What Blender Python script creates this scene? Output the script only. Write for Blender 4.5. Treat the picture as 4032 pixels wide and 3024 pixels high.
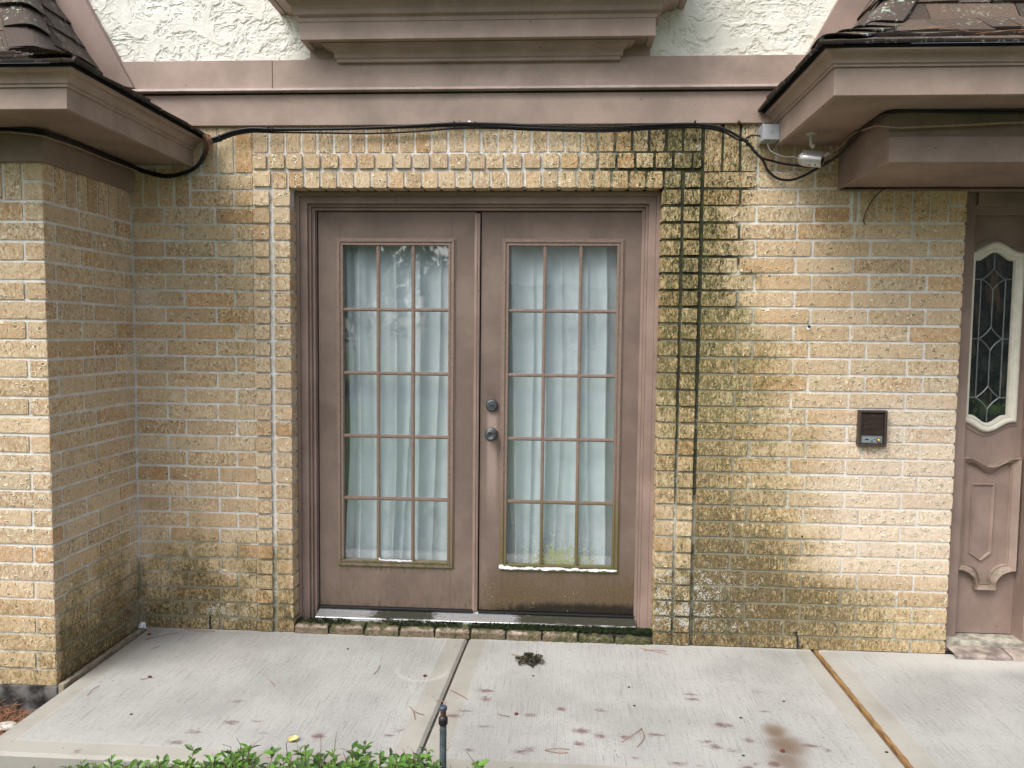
import bpy, bmesh, math, random
import numpy as np
from mathutils import Vector, Matrix, Euler
for o in list(bpy.data.objects): bpy.data.objects.remove(o)
rad = math.radians
rng = np.random.default_rng(7); random.seed(7)
scene = bpy.context.scene
COL = scene.collection

# ------------------------------------------------------------------ camera
cam_d = bpy.data.cameras.new('camera'); cam = bpy.data.objects.new('camera', cam_d); COL.objects.link(cam)
scene.camera = cam
cam_d.sensor_width = 36.0; cam_d.lens = 3015.0 / 4032.0 * 36.0
cam_d.clip_start = 0.05; cam_d.clip_end = 400
pitch, yaw, roll = rad(3.722), rad(-3.359), rad(-0.6065)
f_ = np.array([math.sin(yaw)*math.cos(pitch), math.cos(yaw)*math.cos(pitch), -math.sin(pitch)])
r_ = np.array([math.cos(yaw), -math.sin(yaw), 0.0]); d_ = np.cross(f_, r_)
r2 = r_*math.cos(roll) + d_*math.sin(roll); d2 = -r_*math.sin(roll) + d_*math.cos(roll)
M = Matrix(((r2[0], -d2[0], -f_[0], 0.0), (r2[1], -d2[1], -f_[1], -3.7), (r2[2], -d2[2], -f_[2], 1.51), (0, 0, 0, 1)))
cam.matrix_world = M

# ------------------------------------------------------------------ world, sun, exposure (overcast)
world = bpy.data.worlds.new('World'); scene.world = world; world.use_nodes = True
wn = world.node_tree.nodes; wl = world.node_tree.links; wn.clear()
wo = wn.new('ShaderNodeOutputWorld'); wb = wn.new('ShaderNodeBackground'); ws = wn.new('ShaderNodeTexSky')
SUN_EL, SUN_AZ = 52, -158     # azimuth of the brightest part of the cloud: in front of the facade, a little to the left
ws.sky_type = 'NISHITA'; ws.sun_disc = False; ws.sun_elevation = rad(SUN_EL); ws.sun_rotation = rad(180+38)
ws.altitude = 50; ws.air_density = 1.0; ws.dust_density = 4.0; ws.ozone_density = 1.0
wb.inputs['Strength'].default_value = 0.15
wbw = wn.new('ShaderNodeRGBToBW'); wmx = wn.new('ShaderNodeMix'); wmx.data_type = 'RGBA'; wmx.inputs[0].default_value = 0.55   # cloud cover greys the sky
wl.new(ws.outputs[0], wbw.inputs[0]); wl.new(ws.outputs[0], wmx.inputs[6]); wl.new(wbw.outputs[0], wmx.inputs[7]); wl.new(wmx.outputs[2], wb.inputs['Color']); wl.new(wb.outputs[0], wo.inputs['Surface'])
sd = bpy.data.lights.new('sun', 'SUN'); sd.energy = 1.15; sd.angle = rad(34); sd.color = (1.0, 0.97, 0.91)
sun = bpy.data.objects.new('sun', sd); COL.objects.link(sun)
sun_dir = Vector((-math.sin(rad(38))*math.cos(rad(SUN_EL)), -math.cos(rad(38))*math.cos(rad(SUN_EL)), math.sin(rad(SUN_EL))))
sun.rotation_euler = sun_dir.to_track_quat('Z', 'Y').to_euler(); sun.location = (-3, -8, 9)
scene.view_settings.view_transform = 'Standard'; scene.view_settings.look = 'None'
scene.view_settings.exposure = 0.95; scene.view_settings.gamma = 1.0
scene.render.engine = 'CYCLES'; scene.render.filter_size = 1.0

# ------------------------------------------------------------------ numpy noise
def _h(i, j, k, s):
    n = (i*374761393 + j*668265263 + k*2147483647 + s*974634777) & 0xffffffff
    n = ((n ^ (n >> 13)) * 1274126177) & 0xffffffff
    n = (n ^ (n >> 16)) & 0xffffff
    return n / float(0xffffff)
def vnoise(x, y, z=0.0, s=0):
    x = np.asarray(x, float); y = np.asarray(y, float); z = np.zeros_like(x) + z
    xi = np.floor(x).astype(np.int64); yi = np.floor(y).astype(np.int64); zi = np.floor(z).astype(np.int64)
    fx, fy, fz = x-xi, y-yi, z-zi
    fx = fx*fx*(3-2*fx); fy = fy*fy*(3-2*fy); fz = fz*fz*(3-2*fz)
    r = 0
    for a in (0, 1):
        for b in (0, 1):
            for c in (0, 1):
                r = r + _h(xi+a, yi+b, zi+c, s)*(fx if a else 1-fx)*(fy if b else 1-fy)*(fz if c else 1-fz)
    return r
def fbm(x, y, z=0.0, s=0, o=4):
    r = 0; a = 0.5; t = 0
    for k in range(o):
        r = r + a*vnoise(np.asarray(x)*2**k, np.asarray(y)*2**k, np.asarray(z)*2**k, s+k*17); t += a; a *= 0.5
    return r/t
def sst(a, b, x):
    t = np.clip((np.asarray(x, float)-a)/(b-a), 0, 1); return t*t*(3-2*t)

# ------------------------------------------------------------------ object helpers
def tag(o, label=None, cat=None, group=None, kind=None):
    if label: o['label'] = label
    if cat: o['category'] = cat
    if group: o['group'] = group
    if kind: o['kind'] = kind
    return o
def empty(name, loc=(0, 0, 0), parent=None):
    o = bpy.data.objects.new(name, None); o.location = loc; o.empty_display_size = 0.1; COL.objects.link(o)
    if parent: o.parent = parent
    return o
def link(name, me, mat, parent=None, smooth=False, bevel=0, seg=2, loc=None):
    o = bpy.data.objects.new(name, me); COL.objects.link(o)
    for m in (mat if isinstance(mat, (list, tuple)) else [mat]):
        me.materials.append(m)
    if smooth:
        for p in me.polygons: p.use_smooth = True
    if bevel:
        b = o.modifiers.new('bevel', 'BEVEL'); b.width = bevel; b.segments = seg; b.limit_method = 'ANGLE'; b.angle_limit = rad(35)
    if parent:
        o.parent = parent
        L = Vector((0, 0, 0)); p = parent
        while p: L += p.location; p = p.parent
        me.transform(Matrix.Translation(-L))
    elif loc is not None:
        me.transform(Matrix.Translation(-Vector(loc))); o.location = loc
    return o
class MB:
    def __init__(s): s.v = []; s.f = []; s.mi = []; s.cur = 0
    def add(s, vs, fs):
        n = len(s.v); s.v += [tuple(map(float, p)) for p in vs]
        for f in fs: s.f.append(tuple(n+i for i in f)); s.mi.append(s.cur)
    def box(s, x0, x1, y0, y1, z0, z1):
        v = [(x, y, z) for z in (z0, z1) for y in (y0, y1) for x in (x0, x1)]
        s.add(v, [(0, 2, 3, 1), (4, 5, 7, 6), (0, 1, 5, 4), (2, 6, 7, 3), (0, 4, 6, 2), (1, 3, 7, 5)])
    def prism_xz(s, pts, y0, y1):      # polygon in x,z, from y0 (front) to y1
        n = len(pts); v = [(x, y0, z) for x, z in pts] + [(x, y1, z) for x, z in pts]
        a = sum(pts[i][0]*pts[(i+1) % n][1]-pts[(i+1) % n][0]*pts[i][1] for i in range(n))
        fr = list(range(n)); bk = list(range(2*n-1, n-1, -1))
        fs = [tuple(fr), tuple(bk)] + [(i, n+i, n+(i+1) % n, (i+1) % n) for i in range(n)]
        if a < 0: fs = [tuple(reversed(f)) for f in fs]
        s.add(v, fs)
    def tube(s, pts, r, n=8, cap=True):
        pts = [Vector(p) for p in pts]; R = r if hasattr(r, '__len__') else [r]*len(pts)
        rings = []; up = Vector((0.013, 0.021, 1)).normalized(); prev = None
        for i, p in enumerate(pts):
            t = (pts[min(i+1, len(pts)-1)]-pts[max(i-1, 0)]).normalized()
            if prev is None:
                a = t.cross(up)
                if a.length < 1e-3: a = t.cross(Vector((1, 0, 0)))
            else: a = prev - t*prev.dot(t)
            a.normalize(); b = t.cross(a); prev = a
            rings.append([p + (a*math.cos(2*math.pi*k/n)+b*math.sin(2*math.pi*k/n))*R[i] for k in range(n)])
        vs = [q for rg in rings for q in rg]; fs = []
        for i in range(len(rings)-1):
            for k in range(n): fs.append((i*n+k, i*n+(k+1) % n, (i+1)*n+(k+1) % n, (i+1)*n+k))
        if cap: fs.append(tuple(range(n-1, -1, -1))); fs.append(tuple((len(rings)-1)*n+k for k in range(n)))
        s.add(vs, fs)
    def lathe(s, prof, org, axis, n=28):   # prof: (radius, distance along axis)
        ax = Vector(axis).normalized(); a = ax.orthogonal().normalized(); b = ax.cross(a); o = Vector(org)
        vs = []; fs = []
        for r, h in prof:
            for k in range(n):
                t = 2*math.pi*k/n; vs.append(o+ax*h+(a*math.cos(t)+b*math.sin(t))*r)
        for i in range(len(prof)-1):
            for k in range(n): fs.append((i*n+k, i*n+(k+1) % n, (i+1)*n+(k+1) % n, (i+1)*n+k))
        fs.append(tuple(range(n-1, -1, -1))); fs.append(tuple((len(prof)-1)*n+k for k in range(n)))
        s.add(vs, fs)
    def sweep(s, path, prof, sgn):     # closed profile (out, z) swept along an xy path with mitred corners
        P = [Vector((p[0], p[1])) for p in path]; N = []
        for i in range(len(P)-1):
            d = (P[i+1]-P[i]).normalized(); N.append(Vector((-d.y, d.x))*sgn)
        rings = []
        for i, p in enumerate(P):
            if i == 0: m = N[0]
            elif i == len(P)-1: m = N[-1]
            else:
                m = N[i-1]+N[i]; m = m/ (1+N[i-1].dot(N[i]))
            rings.append([(p.x+m.x*o, p.y+m.y*o, z) for o, z in prof])
        n = len(prof); vs = [q for r in rings for q in r]; fs = []
        for i in range(len(P)-1):
            for k in range(n): fs.append((i*n+k, i*n+(k+1) % n, (i+1)*n+(k+1) % n, (i+1)*n+k))
        fs.append(tuple(range(n-1, -1, -1))); fs.append(tuple((len(P)-1)*n+k for k in range(n)))
        s.add(vs, fs)
    def mesh(s, name='m'):
        me = bpy.data.meshes.new(name); me.from_pydata(s.v, [], s.f); me.update()
        if any(s.mi): me.polygons.foreach_set('material_index', s.mi)
        bm = bmesh.new(); bm.from_mesh(me); bmesh.ops.recalc_face_normals(bm, faces=bm.faces); bm.to_mesh(me); bm.free()
        return me
    def build(s, name, mat, parent=None, **k): return link(name, s.mesh(name), mat, parent, **k)
def bez(pts, n=6):
    """Catmull-Rom through points"""
    P = [Vector(p) for p in pts]; out = []
    for i in range(len(P)-1):
        p0, p1, p2, p3 = P[max(i-1, 0)], P[i], P[i+1], P[min(i+2, len(P)-1)]
        for k in range(n):
            t = k/n; out.append(0.5*((2*p1)+(p2-p0)*t+(2*p0-5*p1+4*p2-p3)*t*t+(3*p1-p0-3*p2+p3)*t**3))
    out.append(P[-1]); return out
def np_mesh(name, V, F, attrs=None):
    me = bpy.data.meshes.new(name)
    V = np.asarray(V, np.float32); F = np.asarray(F, np.int32)
    me.vertices.add(len(V)); me.vertices.foreach_set('co', V.ravel())
    me.loops.add(F.size); me.loops.foreach_set('vertex_index', F.ravel())
    me.polygons.add(len(F)); me.polygons.foreach_set('loop_start', np.arange(len(F), dtype=np.int32)*4)
    me.polygons.foreach_set('loop_total', np.full(len(F), 4, np.int32))
    me.update(calc_edges=True); me.validate(); me.shade_flat()
    for k, a in (attrs or {}).items():
        at = me.color_attributes.new(k, 'FLOAT_COLOR', 'POINT'); at.data.foreach_set('color', np.asarray(a, np.float32).ravel())
    return me

# ------------------------------------------------------------------ material helpers
def newmat(name):
    m = bpy.data.materials.new(name); m.use_nodes = True; nt = m.node_tree
    b = nt.nodes['Principled BSDF']; return m, nt, b
class NT:
    def __init__(s, nt): s.t = nt
    def n(s, typ, **kw):
        nd = s.t.nodes.new(typ)
        for k, v in kw.items():
            if k in ('operation', 'blend_type', 'data_type', 'noise_dimensions', 'feature', 'distance', 'attribute_name', 'attribute_type', 'wave_type', 'bands_direction', 'layer_name', 'invert', 'normalize', 'interpolation_type', 'clamp'): setattr(nd, k, v)
            else: s.set(nd.inputs[k], v)
        return nd
    def set(s, inp, v):
        if hasattr(v, 'is_output'): s.t.links.new(v, inp)
        elif isinstance(v, bpy.types.Node): s.t.links.new(v.outputs[0], inp)
        else:
            if isinstance(v, tuple) and len(v) == 3 and inp.type == 'RGBA': v = (*v, 1)
            inp.default_value = v
    def coord(s, scale=(1, 1, 1), obj=True):
        c = s.t.nodes.new('ShaderNodeNewGeometry'); m = s.t.nodes.new('ShaderNodeMapping'); m.inputs['Scale'].default_value = scale
        s.t.links.new(c.outputs['Position'], m.inputs['Vector']); return m.outputs[0]
    def noise(s, scale, detail=4, rough=0.55, vec=None, dist=0.0):
        nd = s.n('ShaderNodeTexNoise', Scale=scale, Detail=detail, Roughness=rough, Distortion=dist)
        if vec is not None: s.set(nd.inputs['Vector'], vec)
        return nd.outputs['Fac']
    def mr(s, x, a, b, c=0.0, d=1.0, smooth=True):
        nd = s.t.nodes.new('ShaderNodeMapRange'); nd.interpolation_type = 'SMOOTHSTEP' if smooth else 'LINEAR'
        for i, v in zip(range(5), (x, a, b, c, d)): s.set(nd.inputs[i], v)
        return nd.outputs[0]
    def math(s, op, a, b=0.0, clamp=False):
        nd = s.t.nodes.new('ShaderNodeMath'); nd.operation = op; nd.use_clamp = clamp
        s.set(nd.inputs[0], a); s.set(nd.inputs[1], b); return nd.outputs[0]
    def mix(s, f, a, b, mode='MIX'):
        nd = s.t.nodes.new('ShaderNodeMix'); nd.data_type = 'RGBA'; nd.blend_type = mode
        s.set(nd.inputs[0], f); s.set(nd.inputs[6], a); s.set(nd.inputs[7], b); return nd.outputs[2]
    def bump(s, h, strength=0.5, dist=0.002, normal=None):
        nd = s.n('ShaderNodeBump', Strength=strength, Distance=dist, Height=h)
        if normal is not None: s.set(nd.inputs['Normal'], normal)
        return nd.outputs[0]
    def sep(s, v):
        nd = s.t.nodes.new('ShaderNodeSeparateXYZ'); s.set(nd.inputs[0], v); return nd.outputs
    def attr(s, name):
        nd = s.n('ShaderNodeAttribute', attribute_name=name); return nd
def simple(name, col, rough=0.6, metal=0.0, var=0.12, nscale=30, bump=0.0, bscale=200, spec=0.5):
    m, nt, b = newmat(name); N = NT(nt); p = N.coord()
    n = N.noise(nscale, 5, 0.6, p)
    dark = tuple(c*(1-var*1.6) for c in col); lite = tuple(min(1, c*(1+var)) for c in col)
    N.set(b.inputs['Base Color'], N.mix(N.mr(n, 0.3, 0.7), dark, lite))
    b.inputs['Roughness'].default_value = rough; b.inputs['Metallic'].default_value = metal
    b.inputs['Specular IOR Level'].default_value = spec
    if bump: N.set(b.inputs['Normal'], N.bump(N.noise(bscale, 4, 0.6, p), bump, 0.002))
    return m

# ---- brick
def brick_mat():
    m, nt, b = newmat('tan_brick'); N = NT(nt)
    p = N.coord(); pv = N.coord((1, 1, 0.45)); ta = N.attr('tint'); a = ta.outputs['Color']; sk = ta.outputs['Alpha']; st = N.attr('stain')
    ss = nt.nodes.new('ShaderNodeSeparateColor'); nt.links.new(st.outputs['Color'], ss.inputs[0])
    alg, blk, eff = ss.outputs[0], ss.outputs[1], ss.outputs[2]; lich = st.outputs['Alpha']
    n1 = N.noise(20, 5, 0.6, p); n2 = N.noise(92, 4, 0.62, N.coord((1, 1, 0.55)), 0.9); n3 = N.noise(340, 3, 0.6, p); nL = N.noise(7, 3, 0.5, p)
    c = N.mix(N.mr(n1, 0.32, 0.68), N.mix(1.0, a, (0.90, 0.86, 0.82), 'MULTIPLY'), a)
    c = N.mix(N.mr(nL, 0.45, 0.65, 0.0, 0.25), c, (0.58, 0.50, 0.34))
    c = N.mix(N.math('MULTIPLY', sk, N.mr(n2, 0.525, 0.60)), c, N.mix(0.6, c, (0.86, 0.78, 0.58)))
    c = N.mix(N.math('MULTIPLY', sk, N.mr(n2, 0.455, 0.38)), c, N.mix(1.0, c, (0.62, 0.54, 0.46), 'MULTIPLY'))
    # pits
    v = N.n('ShaderNodeTexVoronoi', Scale=75.0, Vector=pv); pit = N.mr(v.outputs['Distance'], 0.19, 0.10)
    pm = N.math('MULTIPLY', pit, N.mr(n1, 0.44, 0.58))
    c = N.mix(N.math('MULTIPLY', pm, 0.6), c, (0.14, 0.08, 0.045))
    # crescent-shaped tool marks
    wv = N.n('ShaderNodeTexNoise', Scale=30.0, Detail=2.0, Vector=p)
    wp = N.t.nodes.new('ShaderNodeVectorMath'); wp.operation = 'MULTIPLY_ADD'; N.set(wp.inputs[0], wv.outputs['Color']); wp.inputs[1].default_value = (0.02, 0.02, 0.02); N.set(wp.inputs[2], N.coord((1, 1, 1.5)))
    w = N.n('ShaderNodeTexVoronoi', Scale=23.0, Vector=wp.outputs[0]); w.inputs['Randomness'].default_value = 1.0
    dd = w.outputs['Distance']; ring = N.math('MULTIPLY', N.mr(dd, 0.25, 0.29), N.mr(dd, 0.39, 0.34))
    gate = N.mr(N.noise(48, 2, 0.5, p), 0.50, 0.55)
    cres = N.math('MULTIPLY', ring, gate)
    c = N.mix(N.math('MULTIPLY', cres, 0.8), c, (0.95, 0.88, 0.66))
    shad = N.math('MULTIPLY', N.math('MULTIPLY', N.mr(dd, 0.15, 0.19), N.mr(dd, 0.26, 0.23)), gate)
    c = N.mix(N.math('MULTIPLY', shad, 0.55), c, (0.22, 0.15, 0.08))
    # stains
    sn = N.noise(105, 5, 0.72, pv, 0.8); sv = N.noise(24, 5, 0.75, N.coord((1, 1, 0.7)))
    mixn = N.math('ADD', N.math('MULTIPLY', sn, 2.3), N.math('MULTIPLY', sv, 1.1)); mixn = N.math('SUBTRACT', mixn, 0.95)     # about 0.75 on average
    am = N.mr(N.math('ADD', N.math('MULTIPLY', alg, 0.88), mixn), 1.10, 1.72)
    c = N.mix(N.math('MULTIPLY', N.mr(N.math('ADD', alg, N.math('MULTIPLY', N.math('SUBTRACT', sv, 0.5), 1.2)), 0.05, 0.9), 0.7), c, N.mix(1.0, c, (0.68, 0.68, 0.44), 'MULTIPLY'))
    c = N.mix(N.math('MULTIPLY', am, 0.88), c, N.mix(N.mr(N.sep(p)[2], 0.7, 1.15), N.mix(N.mr(sv, 0.42, 0.58), (0.060, 0.042, 0.022), (0.105, 0.085, 0.042)), N.mix(N.mr(sv, 0.42, 0.58), (0.050, 0.050, 0.022), (0.100, 0.102, 0.036))))
    bm_ = N.mr(N.math('ADD', N.math('MULTIPLY', blk, 0.62), mixn), 1.02, 1.55)
    c = N.mix(N.math('MULTIPLY', bm_, 0.92), c, (0.022, 0.022, 0.013))
    em = N.mr(N.math('ADD', eff, N.math('ADD', N.math('MULTIPLY', N.noise(34, 6, 0.75, p), 0.6), N.math('MULTIPLY', sn, 0.4))), 0.62, 1.55)
    c = N.mix(N.math('MULTIPLY', em, 0.62), c, (0.86, 0.77, 0.66))
    ln = N.math('ADD', N.math('MULTIPLY', N.noise(150, 2, 0.5, p), 0.62), N.math('MULTIPLY', N.noise(22, 4, 0.75, p), 0.75))
    lv2 = N.mr(N.math('ADD', ln, N.math('MULTIPLY', lich, 0.12)), 0.835, 0.89)
    c = N.mix(N.math('MULTIPLY', N.mr(lich, 0.05, 0.4), N.math('MULTIPLY', lv2, 0.85)), c, (0.52, 0.53, 0.49))
    N.set(b.inputs['Base Color'], c); b.inputs['Roughness'].default_value = 0.9; b.inputs['Specular IOR Level'].default_value = 0.25
    h = N.math('ADD', N.math('MULTIPLY', n2, 1.0), N.math('MULTIPLY', n3, 0.35))
    h = N.math('SUBTRACT', h, N.math('MULTIPLY', pm, 0.6)); h = N.math('ADD', h, N.math('MULTIPLY', cres, 0.6))
    h = N.math('SUBTRACT', h, N.math('MULTIPLY', shad, 0.9))
    N.set(b.inputs['Normal'], N.bump(h, 1.0, 0.0055)); return m
def mortar_mat():
    m, nt, b = newmat('mortar'); N = NT(nt); p = N.coord()
    st = N.attr('stain'); ss = nt.nodes.new('ShaderNodeSeparateColor'); nt.links.new(st.outputs['Color'], ss.inputs[0])
    alg, blk, eff = ss.outputs[0], ss.outputs[1], ss.outputs[2]
    n1 = N.noise(18, 4, 0.6, p); n2 = N.noise(160, 5, 0.7, p)
    c = N.mix(N.mr(n1, 0.3, 0.7), (0.68, 0.655, 0.61), (0.84, 0.82, 0.775))
    c = N.mix(N.mr(n2, 0.55, 0.3), c, N.mix(1.0, c, (0.82, 0.81, 0.80), 'MULTIPLY'))
    am = N.mr(N.math('ADD', alg, N.noise(50, 5, 0.7, p)), 0.66, 1.25)
    c = N.mix(N.math('MULTIPLY', am, 0.75), c, (0.12, 0.105, 0.05))
    c = N.mix(N.math('MULTIPLY', N.mr(alg, 0.05, 0.6), 0.3), c, N.mix(1.0, c, (0.8, 0.8, 0.45), 'MULTIPLY'))
    bm_ = N.mr(N.math('ADD', blk, N.math('ADD', N.math('MULTIPLY', N.noise(70, 5, 0.8, p), 0.6), N.math('MULTIPLY', N.noise(12, 4, 0.7, p), 0.4))), 0.74, 1.08)
    c = N.mix(N.math('MULTIPLY', bm_, 0.92), c, N.mix(N.mr(N.noise(30, 4, 0.7, p), 0.48, 0.60), (0.018, 0.019, 0.012), (0.045, 0.055, 0.018)))
    em = N.mr(N.math('ADD', eff, n1), 0.8, 1.3); c = N.mix(N.math('MULTIPLY', em, 0.7), c, (0.74, 0.69, 0.62))
    N.set(b.inputs['Base Color'], c); b.inputs['Roughness'].default_value = 0.95; b.inputs['Specular IOR Level'].default_value = 0.2
    N.set(b.inputs['Normal'], N.bump(N.noise(260, 5, 0.7, p), 0.9, 0.004)); return m
# ---- painted wood
PAINT = (0.345, 0.258, 0.210)
def paint_mat(name='brown_paint', grain=(0.6, 8, 9), col=PAINT, dirt=0.5):
    m, nt, b = newmat(name); N = NT(nt); p = N.coord(); g = N.coord(grain)
    n1 = N.noise(3.5, 5, 0.6, p); n2 = N.noise(12, 6, 0.7, g); n3 = N.noise(90, 3, 0.6, p)
    dark = tuple(c*0.80 for c in col); pk = (col[0]*1.10, col[1]*1.10, col[2]*1.12)
    c = N.mix(N.mr(n1, 0.35, 0.65), dark, pk)
    c = N.mix(N.math('MULTIPLY', N.mr(n2, 0.52, 0.72), dirt*0.55), c, (0.20, 0.165, 0.13))
    sp = N.math('MULTIPLY', N.mr(N.noise(60, 5, 0.75, g), 0.56, 0.66), N.mr(N.noise(3.2, 3, 0.6, p), 0.50, 0.62))
    c = N.mix(N.math('MULTIPLY', sp, 0.6*dirt+0.1), c, (0.085, 0.06, 0.05))
    v = N.n('ShaderNodeTexVoronoi', Scale=9.0, Vector=p); c = N.mix(N.math('MULTIPLY', N.mr(v.outputs['Distance'], 0.05, 0.03), 0.75), c, (0.11, 0.07, 0.055))
    N.set(b.inputs['Base Color'], c); N.set(b.inputs['Roughness'], N.mr(n3, 0.3, 0.7, 0.50, 0.66)); b.inputs['Specular IOR Level'].default_value = 0.4
    h = N.math('ADD', N.math('MULTIPLY', N.noise(40, 6, 0.7, N.coord(tuple(q*1.2 for q in grain))), 0.8), N.math('MULTIPLY', n3, 0.2))
    N.set(b.inputs['Normal'], N.bump(h, 0.35, 0.002)); return m
def door_paint_mat():
    m, nt, b = newmat('weathered_door_paint'); N = NT(nt); p = N.coord(); s = N.sep(p); X, Z = s[0], s[2]
    n1 = N.noise(4, 5, 0.6, p); n2 = N.noise(26, 6, 0.72, N.coord((2.2, 1, 0.6))); n3 = N.noise(120, 4, 0.7, p)
    c = N.mix(N.mr(n1, 0.35, 0.65), (0.148, 0.108, 0.088), (0.200, 0.148, 0.122))
    c = N.mix(N.math('MULTIPLY', N.mr(n2, 0.5, 0.75), 0.35), c, (0.16, 0.125, 0.085))
    # faded pinkish streak under the lock
    fx = N.mr(N.math('ABSOLUTE', N.math('ADD', X, 0.325)), 0.035, 0.012); fz = N.math('MULTIPLY', N.mr(Z, 0.45, 0.95), N.mr(Z, 1.15, 1.08))
    c = N.mix(N.math('MULTIPLY', N.math('MULTIPLY', fx, fz), 0.6), c, (0.40, 0.30, 0.26))
    # dark patch above the deadbolt
    dx = N.mr(N.math('ABSOLUTE', N.math('ADD', X, 0.335)), 0.06, 0.015); dz = N.math('MULTIPLY', N.mr(Z, 1.13, 1.17), N.mr(Z, 1.30, 1.19))
    c = N.mix(N.math('MULTIPLY', N.math('MULTIPLY', dx, dz), N.mr(n2, 0.35, 0.6, 0.1, 0.7)), c, (0.10, 0.075, 0.06))
    # dirt rising from the bottom, stronger on the right leaf
    rt = N.mr(X, -0.45, -0.25, 0.45, 1.0)
    lowz = N.mr(Z, 0.52, 0.10); dm = N.mr(N.math('ADD', N.math('MULTIPLY', lowz, rt), N.math('ADD', N.math('MULTIPLY', n2, 0.9), N.math('MULTIPLY', n3, 0.5))), 0.85, 1.65)
    c = N.mix(N.math('MULTIPLY', dm, 0.85), c, N.mix(N.mr(n3, 0.4, 0.6), (0.070, 0.046, 0.022), (0.130, 0.090, 0.042)))
    gx = N.mr(N.math('ABSOLUTE', N.math('SUBTRACT', N.math('ABSOLUTE', N.math('ADD', X, 0.40)), 0.42)), 0.36, 0.24); gz = N.math('MULTIPLY', gx, N.math('MULTIPLY', N.mr(Z, 0.36, 0.30), N.mr(Z, 0.22, 0.30))); gm = N.mr(N.math('ADD', N.math('MULTIPLY', gz, 0.42), n2), 0.82, 1.10)
    c = N.mix(N.math('MULTIPLY', gm, 0.8), c, (0.075, 0.075, 0.022))
    vz = N.mr(Z, 0.20, 0.085); vm = N.mr(N.math('ADD', N.math('MULTIPLY', vz, N.mr(X, -0.5, 0.1, 0.35, 0.85)), N.math('ADD', N.math('MULTIPLY', n2, 0.6), N.math('MULTIPLY', N.noise(30, 5, 0.75, p), 0.5))), 0.85, 1.22)
    c = N.mix(N.math('MULTIPLY', vm, 0.95), c, (0.012, 0.010, 0.006))
    v = N.n('ShaderNodeTexVoronoi', Scale=48.0, Vector=p); sp = N.math('MULTIPLY', N.mr(v.outputs['Distance'], 0.13, 0.08), N.math('MULTIPLY', N.mr(Z, 0.42, 0.2), N.mr(N.noise(9, 2, 0.5, p), 0.5, 0.6)))
    c = N.mix(N.math('MULTIPLY', sp, N.math('MULTIPLY', rt, 0.8)), c, (0.50, 0.50, 0.36))
    N.set(b.inputs['Base Color'], c); b.inputs['Roughness'].default_value = 0.62; b.inputs['Specular IOR Level'].default_value = 0.35
    N.set(b.inputs['Normal'], N.bump(N.math('ADD', n2, N.math('MULTIPLY', n3, 0.4)), 0.3, 0.0016)); return m
def muntin_mat():
    m, nt, b = newmat('mossy_muntin_paint'); N = NT(nt); p = N.coord(); s = N.sep(p); X, Z = s[0], s[2]
    n2 = N.noise(50, 6, 0.7, p)
    c = N.mix(N.mr(n2, 0.35, 0.65), (0.18, 0.125, 0.098), (0.235, 0.168, 0.135))
    g = N.math('MULTIPLY', N.mr(Z, 1.15, 0.35), N.mr(X, -0.9, 0.1, 0.6, 1.0))
    c = N.mix(N.math('MULTIPLY', N.mr(N.math('ADD', N.math('MULTIPLY', g, 0.6), n2), 0.72, 1.1), 0.85), c, (0.115, 0.095, 0.03))
    c = N.mix(N.mr(N.math('ADD', N.math('MULTIPLY', N.mr(Z, 0.42, 0.33), 0.5), N.noise(45, 5, 0.8, p)), 0.96, 1.08), c, (0.085, 0.10, 0.025))
    N.set(b.inputs['Base Color'], c); b.inputs['Roughness'].default_value = 0.6
    N.set(b.inputs['Normal'], N.bump(n2, 0.25, 0.001)); return m
def stucco_mat():
    m, nt, b = newmat('cream_stucco'); N = NT(nt); p = N.coord(); n = N.noise(7, 5, 0.6, p); n3 = N.noise(150, 5, 0.7, p)
    c = N.mix(N.mr(n, 0.3, 0.7), (0.66, 0.65, 0.58), (0.77, 0.765, 0.71))
    s = N.sep(p); t = N.math('MULTIPLY', N.mr(s[0], -0.3, 0.7), 1.0)
    c = N.mix(N.math('MULTIPLY', t, 0.22), c, (0.72, 0.67, 0.52))
    at = N.attr('stain'); c = N.mix(N.math('MULTIPLY', at.outputs['Fac'], 0.4), c, (0.45, 0.42, 0.34))
    N.set(b.inputs['Base Color'], c); b.inputs['Roughness'].default_value = 0.85
    N.set(b.inputs['Normal'], N.bump(n3, 0.35, 0.002)); return m
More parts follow.
